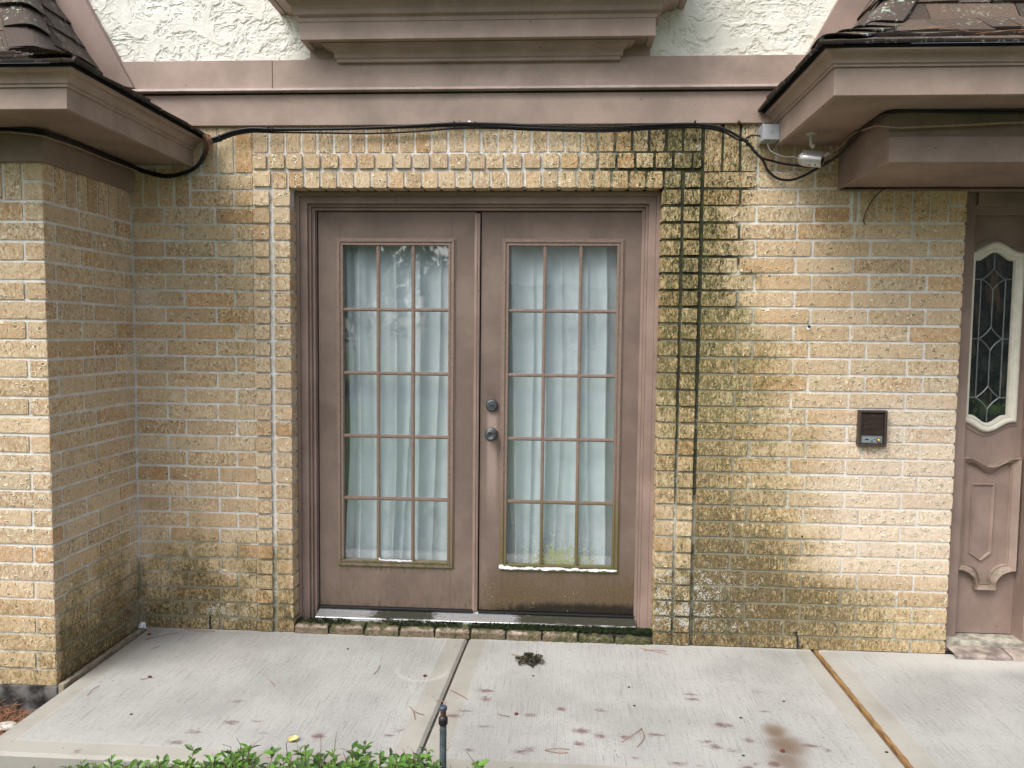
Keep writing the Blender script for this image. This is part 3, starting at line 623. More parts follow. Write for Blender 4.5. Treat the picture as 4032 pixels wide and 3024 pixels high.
# painted smear where the brown paint laps the stucco under the bay
for a_, b__ in ((-1.198, -1.02), (0.20, 0.412)):
    mb = MB(); mb.box(a_, b__, -0.020, 0.0, 2.803, 2.87); link('painted_stucco_edge', mb.mesh(), MPAINT, house, bevel=0.003)

# ------------------------------------------------------------------ timber beams
mb = MB(); mb.box(-2.5, 1.6, 0.004, 0.05, 2.45, 3.3); mb.build('wall_sheathing', MSEAM, house)
mb = MB(); mb.box(-2.35, 1.5, -0.012, 0.004, 2.642, 2.656); mb.build('ledge_shadow_strip', MDARK, house)  # black strip standing in for the shadow line below the ledge
mb = MB(); mb.box(-2.30, -1.3785, -0.031, 0.0, 2.668, 2.803); mb.build('upper_beam_board', MPAINT, house, bevel=0.002)
mb = MB(); mb.box(-1.3765, 1.50, -0.030, 0.0, 2.668, 2.803); mb.build('upper_beam_board', MPAINT, house, bevel=0.002)
mb = MB(); pr = [(0, 2.667), (-0.030, 2.6675), (-0.052, 2.6655), (-0.054, 2.6545), (0, 2.6535)]
mb.add([(-2.3, y, z) for y, z in pr]+[(1.5, y, z) for y, z in pr], [(i, (i+1) % 5, 5+(i+1) % 5, 5+i) for i in range(5)]+[(4, 3, 2, 1, 0), (5, 6, 7, 8, 9)]); mb.build('beam_ledge', paint_mat('peeling_ledge_paint', (0.8, 8, 8), (0.46, 0.37, 0.33), 1.2), house)
mb = MB(); mb.box(-2.30, 1.50, -0.022, 0.0, 2.499, 2.643); mb.build('lower_beam_board', MPAINT, house, bevel=0.002)
mb = MB(); mb.prism_xz([(-2.051, 2.672), (-2.26, 2.695), (-2.70, 3.365), (-2.44, 3.365)], -0.052, -0.0); mb.build('rake_board', MVERT, house, bevel=0.002)
mb = MB(); mb.prism_xz([(1.03, 2.64), (1.445, 3.40), (1.60, 3.40), (1.20, 2.64)], -0.050, -0.0); mb.build('rake_board', MVERT, house, bevel=0.002)

# ------------------------------------------------------------------ bay above the doors
def crown(o0, z0, o1, z1, back=-0.06):
    """cove moulding profile from (o0,z0) at the bottom to (o1,z1) at the top"""
    dz = z1-z0; do = o1-o0; p = [(back, z0), (o0+0.004, z0), (o0+0.004, z0+dz*0.16), (o0+do*0.16+0.004, z0+dz*0.22)]
    for t in np.linspace(0, 1, 8): p.append((o0+do*(0.20+0.62*(1-math.cos(t*math.pi/2))), z0+dz*(0.28+0.50*math.sin(t*math.pi/2))))
    p += [(o0+do*0.88, z0+dz*0.84), (o1, z0+dz*0.87), (o1, z1), (back, z1)]
    return p
bay = empty('bay_base', (-0.39, -0.1, 2.85), house)
p_ = [(-1.200, 0.0), (-1.200, -0.155), (0.418, -0.155), (0.418, 0.0)]
mb = MB(); mb.sweep(p_, [(-0.03, 2.848), (0, 2.848), (0, 2.935), (-0.03, 2.935)], -1); mb.build('fascia', MPAINT, bay, bevel=0.0015)
mb = MB(); mb.box(-1.175, 0.393, -0.13, 0.0, 2.858, 2.868); mb.build('soffit', MSOFF, bay)
mb = MB(); mb.sweep([(-1.054, -0.0), (-1.054, -0.048), (0.268, -0.048), (0.268, 0.0)], crown(0, 2.782, 0.062, 2.858, -0.04), -1); mb.build('cornice_moulding', MPAINT, bay)
mb = MB(); mb.sweep(p_, crown(0.0, 2.926, 0.125, 3.045, -0.05), -1); mb.build('cornice_moulding', MPAINT, bay)
mb = MB(); mb.sweep([(-1.345, 0.0), (-1.345, -0.30), (0.563, -0.30), (0.563, 0.0)], [(-0.03, 3.022), (0, 3.022), (0, 3.40), (-0.03, 3.40)], -1); mb.build('bay_panel', MPAINT, bay, bevel=0.002)
mb = MB(); mb.box(-1.315, 0.533, -0.27, 0.0, 3.047, 3.057); mb.build('soffit', MSOFF, bay)

# ------------------------------------------------------------------ eaves
def eave(cx, cy, sgn, zb, zc, zt, xfar, x_in, zf0, name):
    """cx side plane, cy front plane, sgn sweep side, zb fascia bottom, zc crown bottom, zt crown top"""
    e = empty(name, (cx, cy, zb), house)
    path = [(cx, 0.0), (cx, cy), (xfar, cy)]
    mb = MB(); mb.sweep(path, [(-0.02, zb), (0, zb), (0, zt-0.002), (-0.02, zt-0.002)], sgn); mb.build('fascia', MPAINT, e, bevel=0.0018)
    mb = MB(); mb.sweep(path, crown(0.004, zc, 0.052, zt, -0.0), sgn); mb.build('crown_moulding', MPAINT, e)
    mb = MB(); mb.sweep(path, [(-0.40, zb+0.008), (-0.02, zb+0.008), (-0.02, zb+0.020), (-0.40, zb+0.020)], sgn); mb.build('soffit', MSOFF, e)
    return e, path
eL, pathL = eave(-1.786, -0.967, 1, 2.308, 2.384, 2.440, -3.3, -2.106, 2.19, 'left_eave')
# frieze board of the wing, under the soffit
mb = MB(); mb.sweep([(-2.106, 0.0), (-2.106, -0.65), (-3.3, -0.65)], [(-0.01, 2.188), (0.022, 2.188), (0.022, 2.318), (-0.01, 2.318)], 1); mb.build('frieze_board', MSOFF, eL, bevel=0.002)
eR, pathR = eave(0.993, -0.783, -1, 2.390, 2.490, 2.541, 3.4, 1.29, 2.2, 'entry_eave')
# upper band and boxed beam over the entry
ent = empty('entry_beam', (1.29, -0.55, 2.2), house)
mb = MB(); mb.sweep([(1.289, 0.0), (1.289, -0.540), (3.4, -0.540)], [(-0.02, 2.296), (0, 2.296), (0, 2.400), (-0.02, 2.400)], -1); mb.build('frieze_board', MSOFF, ent, bevel=0.002)
mb = MB(); mb.sweep([(1.289, 0.0), (1.289, -0.562), (3.4, -0.562)], [(-0.02, 2.199), (0.0, 2.199), (0.0, 2.298), (-0.02, 2.298)], -1); mb.build('beam_face', MSOFF, ent, bevel=0.002)
mb = MB(); mb.box(1.309, 3.4, -0.545, 0.0, 2.2045, 2.218); mb.build('beam_soffit', MSOFF, ent)
mb = MB(); mb.box(1.300, 3.4, -0.022, 0.0, 2.1955, 2.2045); mb.box(1.302, 3.4, -0.018, 0.0, 2.19, 2.1955); mb.build('low_frieze', MSOFF, ent)
mb = MB(); mb.box(1.30, 3.4, -0.022, 0.0, 2.196, 2.2043); mb.build('trim_strip', MSOFF, ent)

# ------------------------------------------------------------------ shingle roofs with flared eaves
def roof(name, xc, yc, sx, z0, m1, of, m2, far, omax, lich):
    zf = lambda o: z0+m1*np.minimum(o, of)+m2*np.maximum(np.asarray(o)-of, 0)
    root = empty(name, (xc, yc, z0), house)
    os_ = [0.0]; 
    os_[0] = -0.012
    while os_[-1] < of-0.05: os_.append(os_[-1]+0.092)
    st = 0.135/math.sqrt(1+m2*m2); o = of
    os_ = [q for q in os_ if q < of-0.03]+[of]
    while o < omax: o += st; os_.append(o)
    lay = {'side': [], 'front': []}
    def tabs(which):
        V, F, T = [], [], []
        for k in range(len(os_)-1):
            oa, ob = os_[k], os_[k+1]+0.03
            if which == 'side': lo, hi = yc+oa-0.0, 0.0
            else: lo, hi = 0.0, far
            l = lo-rng.random()*0.15
            while l < hi:
                wdt = rng.uniform(0.09, 0.24); l1 = min(l+wdt, hi)
                thick = 0.005+0.007*(rng.random() < 0.5)+(0.004 if oa < of-0.03 else 0); wav = rng.normal(0, 0.002)
                za, zb_ = float(zf(oa)), float(zf(ob)); mm = (zb_-za)/(ob-oa); nl = math.sqrt(1+mm*mm)
                def pt(o, ll, lift):
                    if which == 'side':
                        y = max(ll, yc+o); x = xc+sx*o; n = np.array([-sx*mm/nl, 0, 1/nl])
                    else:
                        y = yc+o; x = xc+sx*max(ll, o); n = np.array([0, -mm/nl, 1/nl])
                    return np.array([x, y, float(zf(o))])+n*lift
                gp = 0.0015
                a0, a1 = l+gp, l1-gp; sk = rng.normal(0, 0.004); o_j = rng.normal(0, 0.005) if oa < of-0.03 else 0
                top = [pt(oa+o_j, a0+sk, thick+0.006+wav), pt(oa+o_j, a1+sk, thick+0.006-wav), pt(ob, a1, 0.004), pt(ob, a0, 0.004)]
                bot = [pt(oa+o_j, a0+sk, 0.001), pt(oa+o_j, a1+sk, 0.001), pt(ob, a1, 0.0), pt(ob, a0, 0.0)]
                if which == 'side' and l1 <= yc+oa+0.005: l = l1; continue
                if which == 'front' and l1 <= oa+0.005: l = l1; continue
                n0 = len(V); V.extend(top+bot)
                F.extend([(n0, n0+1, n0+2, n0+3), (n0+4, n0+7, n0+6, n0+5), (n0, n0+4, n0+5, n0+1), (n0+1, n0+5, n0+6, n0+2), (n0+2, n0+6, n0+7, n0+3), (n0+3, n0+7, n0+4, n0)])
                c = np.array([0.085, 0.069, 0.060]) if rng.random() < 0.6 else np.array([0.120, 0.092, 0.072])
                c = c*rng.uniform(0.75, 1.25); T.extend([[*c, 1]]*4+[[0.008, 0.008, 0.009, 1]]*4)
                l = l1
        V = np.array(V); T = np.array(T); S = np.repeat((lich*0.6*vnoise(V[:, 0]*5, V[:, 1]*5)).reshape(-1, 1), 4, 1)
        return np_mesh('shingles', V, np.array(F), {'tint': T, 'stain': S})
    link('shingle_slope', tabs('side'), MSHIN, root); link('shingle_slope', tabs('front'), MSHIN, root)
    # roof deck below
    V, F = [], []
    for o in [0, of, omax]:
        z = float(zf(o))-0.001; V += [(xc+sx*o, 0.0, z), (xc+sx*o, yc+o, z), (xc+sx*far, yc+o, z)]
    for i in range(2): F += [(i*3, i*3+1, i*3+4, i*3+3), (i*3+1, i*3+2, i*3+5, i*3+4)]
    link('roof_deck', np_mesh('deck', V, F), MDARK, root)
    # starter edge: dark, slightly ragged
    mb = MB(); path = [(xc, 0.0), (xc, yc), (xc+sx*far, yc)]; sgn = 1 if sx < 0 else -1
    mb.sweep(path, [(-0.06, z0-0.008), (-0.006, z0-0.008), (-0.002, z0-0.004), (-0.004, z0), (-0.06, z0+0.012)], sgn); mb.build('starter_edge', simple('tar_edge', (0.012, 0.012, 0.013), 0.95, spec=0.1), root)
    # hip caps
    V, F, T = [], [], []; oc = list(np.arange(0.02, of, 0.085))
    o = of
    while o < omax-0.1: oc.append(o); o += st*1.08
    nu = 13
    for ci, oa in enumerate(oc):
        steep = oa >= of-0.03; ob = oa+(st*1.35 if steep else 0.13); w = 0.135 if steep else 0.15
        jit = rng.normal(0, 0.006)
        rows = []
        for r, o in enumerate(np.linspace(oa, ob, 5)):
            lift = (0.030 if steep else 0.026)*(1-r/4)+0.010
            for th in (0, 1):
                ring = []
                for u in np.linspace(-1, 1, nu):
                    e = 0.5; sp = (u+math.sqrt(u*u+e*e))/2; sm = (-u+math.sqrt(u*u+e*e))/2
                    px_ = xc+sx*(o+sm*w*0.92); py_ = yc+o+sp*w*0.92+jit*u; z = float(zf(o))
                    out = np.array([-sx*0.72, -0.72, 0.42])
                    q = np.array([px_, py_, z])+out*(e*w*0.36)*(1-0.2*abs(u))+out*lift*(0.8+0.2*math.cos(u*2))-out*(0.010*th)
                    ring.append(q)
                rows.append(ring)
        n0 = len(V); V += [q for rg in rows for q in rg]
        c = np.array([0.100, 0.082, 0.072])*rng.uniform(0.85, 1.15)
        for ri in range(len(rows)): T += [[*(c if ri % 2 == 0 else (0.008, 0.008, 0.009)), 1]]*nu
        def idx(r, th, k): return n0+(r*2+th)*nu+k
        for r in range(4):
            for k in range(nu-1):
                F.append((idx(r, 0, k), idx(r, 0, k+1), idx(r+1, 0, k+1), idx(r+1, 0, k))); F.append((idx(r, 1, k), idx(r+1, 1, k), idx(r+1, 1, k+1), idx(r, 1, k+1)))
            for k in (0, nu-1): F.append((idx(r, 0, k), idx(r+1, 0, k), idx(r+1, 1, k), idx(r, 1, k)))
        for k in range(nu-1): F.append((idx(0, 0, k), idx(0, 1, k), idx(0, 1, k+1), idx(0, 0, k+1)))
    V = np.array(V); S = np.repeat((lich*sst(0.2, 0.55, vnoise(V[:, 0]*7, V[:, 2]*7))).reshape(-1, 1), 4, 1)
    link('hip_cap', np_mesh('hip', V, np.array(F), {'tint': np.array(T), 'stain': S}), MSHIN, root)
    return root
roof('left_roof', -1.722, -1.031, -1, 2.450, 0.43, 0.42, 1.50, 1.6, 0.95, 0.9)
roof('entry_roof', 0.929, -0.847, 1, 2.551, 0.55, 0.28, 1.72, 1.9, 0.75, 1.0)

# ------------------------------------------------------------------ double glass doors
fd = empty('french_door', (-0.40, 0.15, 0.08), house)
def ring(mb, x0, x1, z0, z1, w, y0, y1, bottom=False):
    mb.prism_xz([(x0, z0), (x0, z1), (x0+w, z1-w), (x0+w, z0)], y0, y1); mb.prism_xz([(x1, z0), (x1-w, z0), (x1-w, z1-w), (x1, z1)], y0, y1)
    mb.prism_xz([(x0, z1), (x1, z1), (x1-w, z1-w), (x0+w, z1-w)], y0, y1)
mb = MB()
ring(mb, -1.310, 0.490, 0.035, 2.205, 0.020, 0.078, 0.16)
ring(mb, -1.2898, 0.4698, 0.035, 2.1848, 0.036, 0.092, 0.16)
ring(mb, -1.2536, 0.4336, 0.035, 2.1486, 0.012, 0.112, 0.20)
ring(mb, -1.2414, 0.4214, 0.035, 2.1364, 0.015, 0.130, 0.20)
ring(mb, -1.2262, 0.4214, 0.035, 2.1262, 0.003, 0.146, 0.20)
mb.build('door_frame', MVERT, fd, bevel=0.0015)
# threshold
mb = MB(); prof = [(0.056, 0.045), (0.059, 0.058)]
for i in range(9):
    y = 0.061+i*0.0085; z = 0.060+i*0.0018; prof += [(y, z), (y+0.0045, z+0.0018), (y+0.005, z-0.0024), (y+0.0083, z-0.0024)]
prof += [(0.142, 0.082), (0.15, 0.082), (0.15, 0.045)]
n = len(prof); v = [(-1.215, y, z) for y, z in prof]+[(0.41, y, z) for y, z in prof]
mb.add(v, [tuple(range(n)), tuple(range(2*n-1, n-1, -1))]+[(i, (i+1) % n, n+(i+1) % n, n+i) for i in range(n)])
def thresh_mat():
    m, nt, b = newmat('mossy_threshold'); N = NT(nt); p = N.coord(); s = N.sep(p); n = N.math('ADD', N.math('MULTIPLY', N.noise(60, 6, 0.75, N.coord((0.35, 3, 3))), 0.6), N.math('MULTIPLY', N.noise(14, 5, 0.8, p), 0.4))
    w = N.math('ADD', N.mr(N.math('ABSOLUTE', N.math('ADD', s[0], 1.08)), 0.22, 0.08), N.mr(N.math('ABSOLUTE', N.math('ADD', s[0], 0.40)), 0.30, 0.10), True)
    k = N.mr(N.math('ADD', N.math('ADD', N.math('MULTIPLY', w, 0.26), N.math('MULTIPLY', N.mr(s[1], 0.075, 0.062), 0.12)), n), 0.56, 0.74)
    N.set(b.inputs['Base Color'], N.mix(k, (0.035, 0.034, 0.022), (0.60, 0.61, 0.62))); N.set(b.inputs['Metallic'], N.math('MULTIPLY', k, 0.75)); N.set(b.inputs['Roughness'], N.mr(k, 0, 1, 0.9, 0.3)); return m
mb.build('threshold', thresh_mat(), fd)
mb = MB(); mb.box(-1.216, -0.412, 0.128, 0.158, 0.079, 0.091); mb.box(-0.388, 0.411, 0.128, 0.158, 0.079, 0.089); mb.build('door_sweep', MDARK, fd, bevel=0.002)
mb = MB(); mb.box(-1.26, 0.44, 0.196, 0.21, 0.03, 2.2); 
# leaves: stiles, rails
def leaf(name, x0, x1, lx0, lx1, lz0=0.300, lz1=1.986, label=None):
    lf = MB(); y0, y1 = 0.150, 0.190; z0, z1 = 0.091, 2.118
    lf.box(x0, lx0+0.018, y0, y1, z0, z1); lf.box(lx1-0.018, x1, y0, y1, z0, z1); lf.box(lx0+0.018, lx1-0.018, y0, y1, z0, lz0+0.018); lf.box(lx0+0.018, lx1-0.018, y0, y1, lz1-0.018, z1)
    o = lf.build(name, MDOOR, fd, bevel=0.0012)
    # lite frame, stepped
    fr = MB()
    for (ins, w, y) in ((0.0, 0.007, 0.146), (0.007, 0.013, 0.139), (0.020, 0.006, 0.144), (0.026, 0.010, 0.141)):
        a, b_, c, d = lx0+ins, lx1-ins, lz0+ins, lz1-ins; g = 0.0002
        fr.prism_xz([(a, c), (a, d), (a+w-g, d-w), (a+w-g, c+w)], y, 0.176); fr.prism_xz([(b_, c), (b_-w+g, c+w), (b_-w+g, d-w), (b_, d)], y, 0.176)
        fr.prism_xz([(a, d), (b_, d), (b_-w, d-w+g), (a+w, d-w+g)], y, 0.176); fr.prism_xz([(a, c), (a+w, c+w-g), (b_-w, c+w-g), (b_, c)], y, 0.176)
    fr.build('lite_frame', MMUNT, fd, bevel=0.001)
    gx0, gx1, gz0, gz1 = lx0+0.036, lx1-0.036, lz0+0.036, lz1-0.036
    mu = MB(); cw = 0.0088
    for i in (1, 2):
        x = gx0+(gx1-gx0)*i/3; mu.prism_xz([(x-cw, gz0), (x-cw, gz1), (x+cw, gz1), (x+cw, gz0)], 0.148, 0.160)
        mu.prism_xz([(x-0.0045, gz0), (x-0.0045, gz1), (x+0.0045, gz1), (x+0.0045, gz0)], 0.1445, 0.149)
    for i in (1, 2, 3, 4):
        z = gz0+(gz1-gz0)*i/5
        for j in range(3):
            a = gx0+(gx1-gx0)*j/3+(cw if j else 0); b_ = gx0+(gx1-gx0)*(j+1)/3-(cw if j < 2 else 0)
            mu.box(a, b_, 0.1484, 0.160, z-cw, z+cw); mu.box(a-0.003, b_+0.003, 0.1449, 0.149, z-0.0045, z+0.0045)
    mu.build('muntin_grille', MMUNT, fd, bevel=0.0012)
    g = MB(); g.add([(gx0-0.005, 0.163, gz0-0.005), (gx1+0.005, 0.163, gz0-0.005), (gx1+0.005, 0.163, gz1+0.005), (gx0-0.005, 0.163, gz1+0.005)], [(0, 1, 2, 3)]); g.build('glazing', MGLASS, fd)
    return gx0, gx1, gz0, gz1
GL = leaf('door_leaf', -1.216, -0.411, -1.124, -0.515)
GR = leaf('door_leaf', -0.386, 0.412, -0.283, 0.326)
mb = MB(); mb.box(-0.420, -0.392, 0.138, 0.150, 0.080, 2.108); mb.box(-0.414, -0.405, 0.133, 0.138, 0.080, 2.107); mb.box(-0.401, -0.396, 0.135, 0.138, 0.080, 2.107); mb.build('astragal', MVERT, fd, bevel=0.001)
# white caulk along the bottom of the right lite, a dab on the left
def caulk(x0, x1, zc, h, y):
    n = 60; V = []; F = []
    for i in range(n+1):
        x = x0+(x1-x0)*i/n; e = min(1, min(i, n-i)/2+0.4)
        up = h*(0.30+0.9*(fbm(np.array([x*70]), np.array([1.0]))[0]-0.4)) * e + (0.010 if i < 3 else 0); dn = h*(0.30+1.1*(fbm(np.array([x*55]), np.array([9.0]))[0]-0.4)) * e
        V += [(x, y+0.0012, zc-dn), (x, y, zc-dn*0.96), (x, y, zc+up*0.96), (x, y+0.0012, zc+up)]
    for i in range(n):
        for k in range(3): a = i*4+k; F.append((a, a+4, a+5, a+1))
    me = np_mesh('caulk', V, F); return link('caulk_bead', me, MWHITE, fd, smooth=False)
caulk(-0.283, 0.318, 0.318, 0.015, 0.1378); caulk(-0.905, -0.730, 0.339, 0.008, 0.140)
# lock and knob
mb = MB(); mb.lathe([(0.031, 0), (0.031, 0.008), (0.027, 0.018), (0.021, 0.021), (0.020, 0.019), (0.013, 0.019), (0.012, 0.022), (0.001, 0.022)], (-0.326, 0.150, 1.150), (0, -1, 0)); mb.build('deadbolt', MKNOB, fd, smooth=False, bevel=0.0008)
mb = MB(); mb.box(-0.3275, -0.3245, 0.1265, 0.1285, 1.144, 1.156); mb.build('keyhole', MDARK, fd)
mb = MB(); mb.lathe([(0.034, 0), (0.034, 0.006), (0.029, 0.012), (0.014, 0.016), (0.013, 0.030), (0.024, 0.036), (0.0285, 0.046), (0.028, 0.056), (0.022, 0.062), (0.016, 0.061), (0.012, 0.058), (0.001, 0.058)], (-0.328, 0.150, 1.003), (0, -1, 0)); k_ = mb.build('door_knob', MKNOB, fd, smooth=True)
mb = MB(); mb.box(-0.329, -0.327, 0.090, 0.0925, 0.998, 1.008); mb.build('keyhole', MDARK, fd)
# room behind
mb = MB(); x0, x1 = -1.45, 0.65
mb.add([(x0, 0.21, 0.0), (x1, 0.21, 0.0), (x1, 1.9, 0.0), (x0, 1.9, 0.0), (x0, 0.21, 2.5), (x1, 0.21, 2.5), (x1, 1.9, 2.5), (x0, 1.9, 2.5)], [(0, 1, 2, 3), (4, 7, 6, 5), (3, 2, 6, 7), (0, 3, 7, 4), (1, 5, 6, 2)])
mb.build('room_shell', MROOM, house)
# brick sill of the doors
sbk = []
xs = np.linspace(-1.300, 0.478, 11)
V, F, T, S = [], [], [], []
mb = MB()
def sill_brick(x0, x1, y0, y1, z0, z1, worn):
    nx, ny = 16, 8; vv = []; ff = []
    for j in range(ny+2):
        for i in range(nx+1):
            x = x0+(x1-x0)*i/nx; ex = min(i, nx-i)
            if j == 0: y, z = y0, z0
            else: t = (j-1)/ny; y = y0+(y1-y0)*t; z = z1-0.010*(1-t)
            nz = float(fbm(np.array([x*35]), np.array([y*35]), 0, 77, 4)[0])-0.5
            nf = float(fbm(np.array([x*50]), np.array([z*50]), 0, 78, 3)[0])-0.5
            if j > 0: z += nz*0.012*worn-(0.004 if ex == 0 else 0)-(0.006*worn if j == 1 else 0)
            if j <= 1: y += nf*0.010*worn
            vv.append((x, y, z))
    for j in range(ny+1):
        for i in range(nx): a = j*(nx+1)+i; ff.append((a, a+1, a+nx+2, a+nx+1))
    return vv, ff
def sill_mat():
    m, nt, b = newmat('worn_sill_brick'); N = NT(nt); p = N.coord(); s = N.sep(p)
    n1 = N.noise(16, 5, 0.65, p); n2 = N.noise(90, 5, 0.7, p)
    c = N.mix(N.mr(n1, 0.38, 0.62), (0.30, 0.22, 0.17), (0.45, 0.36, 0.30)); c = N.mix(N.mr(n2, 0.5, 0.3), c, (0.22, 0.14, 0.10))
    fr = N.mr(s[2], 0.040, 0.026); c = N.mix(N.math('MULTIPLY', fr, 0.8), c, N.mix(N.mr(n2, 0.4, 0.6), (0.07, 0.055, 0.028), (0.19, 0.145, 0.085)))
    g = N.mr(N.math('ADD', N.math('MULTIPLY', N.mr(s[0], -0.2, 0.45), 0.20), N.math('ADD', N.math('MULTIPLY', N.mr(s[1], -0.02, 0.05), 0.35), N.noise(24, 5, 0.7, p))), 0.46, 0.68)
    c = N.mix(N.math('MULTIPLY', g, 0.92), c, N.mix(N.mr(n2, 0.4, 0.6), (0.028, 0.034, 0.010), (0.07, 0.075, 0.018)))
    N.set(b.inputs['Base Color'], c); b.inputs['Roughness'].default_value = 0.9; N.set(b.inputs['Normal'], N.bump(n2, 1.0, 0.005)); return m
for i in range(10):
    vv, ff = sill_brick(xs[i]+0.004, xs[i+1]-0.005, -0.014+rng.normal(0, 0.002), 0.062, 0.0, 0.047-(0.006 if i > 7 else 0), 1.0+0.9*(i > 6)); mb.add(vv, ff)
me = bpy.data.meshes.new('door_sill'); me.from_pydata(mb.v, [], mb.f); link('door_sill', me, sill_mat(), fd)
mb = MB(); mb.box(-1.305, 0.485, -0.004, 0.075, 0.0, 0.035); mb.build('sill_bed', MSEAM, fd)
# moss cushions along the threshold and in the joints: many tiny leaflets
def moss(parent):
    V, F = [], []
    def tuft(x, y, z, s):
        for _ in range(4):
            d = rng.normal(0, 1, 3); d[2] = abs(d[2])+0.6; d[1] -= 0.4; d /= np.linalg.norm(d); q = np.cross(d, rng.normal(0, 1, 3)); q /= np.linalg.norm(q)+1e-6
            b0 = np.array([x, y, z]); n = len(V); V.extend([b0-q*s*0.35, b0+d*s*0.6-q*s*0.3, b0+d*s, b0+d*s*0.5+q*s*0.4]); F.append((n, n+1, n+2, n+3))
    for _ in range(7000):
        x = rng.uniform(-1.30, 0.48); dens = 0.35+0.65*sst(-0.9, 0.2, x)
        if rng.random() > dens*float(sst(0.30, 0.55, fbm(np.array([x*9]), np.array([2.0]), 0, 5, 3)[0]+0.1)): continue
        y = rng.uniform(0.020, 0.057)-0.020*max(0, x+0.3)*(rng.random()**1.5); tuft(x, y, 0.043+rng.normal(0, 0.002)+0.010*float(sst(0.03, 0.055, y)), 0.0075)
    for xx in xs[1:-1]:
        for _ in range(70): tuft(xx+rng.normal(0, 0.003), rng.uniform(-0.014, 0.03), rng.uniform(0.028, 0.040) if rng.random() < 0.6 else rng.uniform(0.003, 0.036), 0.006)
    for _ in range(500):
        x = 0.485-abs(rng.normal(0, 0.05)); tuft(x, rng.uniform(0.0, 0.055), 0.042+rng.random()*0.012, 0.009)
    return link('moss', np_mesh('moss', V, F), MMOSS, parent)
ms = moss(fd); ms['kind'] = 'stuff'

# ------------------------------------------------------------------ curtains behind the glass
def curtain(x0, x1, shift, label, gap=0.0):
    nx, nz = 150, 60; U, Vv = np.meshgrid(np.linspace(0, 1, nx), np.linspace(0, 1, nz), indexing='ij')
    z = 0.12+Vv*2.0; env = 1-0.35*Vv
    xr = x0+(x1-x0)*U+0.02*(fbm(U*4+shift, Vv*1.3, 0, 15, 2)-0.5)*2 + gap*(1-U)*np.exp(-((z-0.9)/0.75)**2)
    ph = U*2*np.pi*8+4.2*(fbm(U*5+shift, Vv*0.7, 0, 13, 2)-0.5)*2
    y = 0.226+0.021*env*(np.abs(np.sin(ph*0.5))**0.7*2-1)+0.010*np.sin(ph*0.53+1+Vv*0.8)+0.010*(fbm(U*14+shift, Vv*1.6, 0, 19, 2)-0.5)
    P = np.stack([xr, y, z], -1).reshape(-1, 3); q = (np.arange(nx-1)[:, None]*nz+np.arange(nz-1)[None, :]).ravel()
    me = np_mesh('curtain', P, np.stack([q, q+nz, q+nz+1, q+1], -1)); o = link('curtain', me, MCURT, None, smooth=True, loc=((x0+x1)/2, 0.245, 0.12))
    s = o.modifiers.new('solid', 'SOLIDIFY'); s.thickness = 0.001
    tag(o, label, 'curtain', 'white curtains behind the double doors'); return o
curtain(-1.12, -0.46, 3.0, 'white pleated curtain behind the glass of the left door leaf, the one without a knob', 0.035)
curtain(-0.33, 0.36, 8.0, 'white pleated curtain behind the glass of the right door leaf with the knob')

# ------------------------------------------------------------------ entry sidelight
sl = empty('entry_sidelight', (2.11, 0.14, 0.05), house)
mb = MB(); mb.box(1.872, 1.969, 0.092, 0.20, 0.0, 2.20); mb.box(2.262, 2.400, 0.050, 0.20, 0.0, 2.20); mb.box(2.285, 2.36, 0.044, 0.05, 0.0, 2.20)
mb.box(1.969, 2.262, 0.100, 0.20, 2.10, 2.20); mb.box(1.969, 2.262, 0.075, 0.10, 2.14, 2.20)
mb.box(2.40, 3.4, 0.12, 0.20, 0.0, 2.20); mb.box(1.872, 3.4, 0.03, 0.20, 2.201, 2.50)
mb.build('sidelight_frame', MVERT, sl, bevel=0.002)
mb = MB(); mb.box(1.969, 2.262, 0.143, 0.185, 0.055, 2.10); pan = mb.build('sidelight_panel', MVERT, sl, bevel=0.001)
XC = 2.088
def arch_outline(hw, zt, zb, rise, n=28, inset=0.0):
    """tombstone outline: raised bell curve at top, dipped at bottom"""
    pts = []
    def bell(t): return 0.5*(1+math.cos(math.pi*min(1, abs(t)*1.12)))
    for i in range(n+1):
        t = -1+2*i/n; pts.append((XC+t*hw, zt+rise*bell(t)))
    for i in range(n+1):
        t = 1-2*i/n; pts.append((XC+t*hw, zb-rise*bell(t)))
    return pts
def outline_frame(mb, outs, ys, y_back):
    """nested outlines outs[k] at depth ys[k] joined as a moulded ring"""
    n = len(outs[0]); base = len(mb.v); vs = []; fs = []
    for o, y in zip(outs, ys): vs += [(x, y, z) for x, z in o]
    vs += [(x, y_back, z) for x, z in outs[0]]+[(x, y_back, z) for x, z in outs[-1]]
    K = len(outs)
    for k in range(K-1):
        for i in range(n): fs.append((k*n+i, k*n+(i+1) % n, (k+1)*n+(i+1) % n, (k+1)*n+i))
    for i in range(n): fs.append((K*n+i, K*n+(i+1) % n, (i+1) % n, i)); fs.append(((K-1)*n+i, (K-1)*n+(i+1) % n, (K+1)*n+(i+1) % n, (K+1)*n+i))
    mb.add(vs, fs)
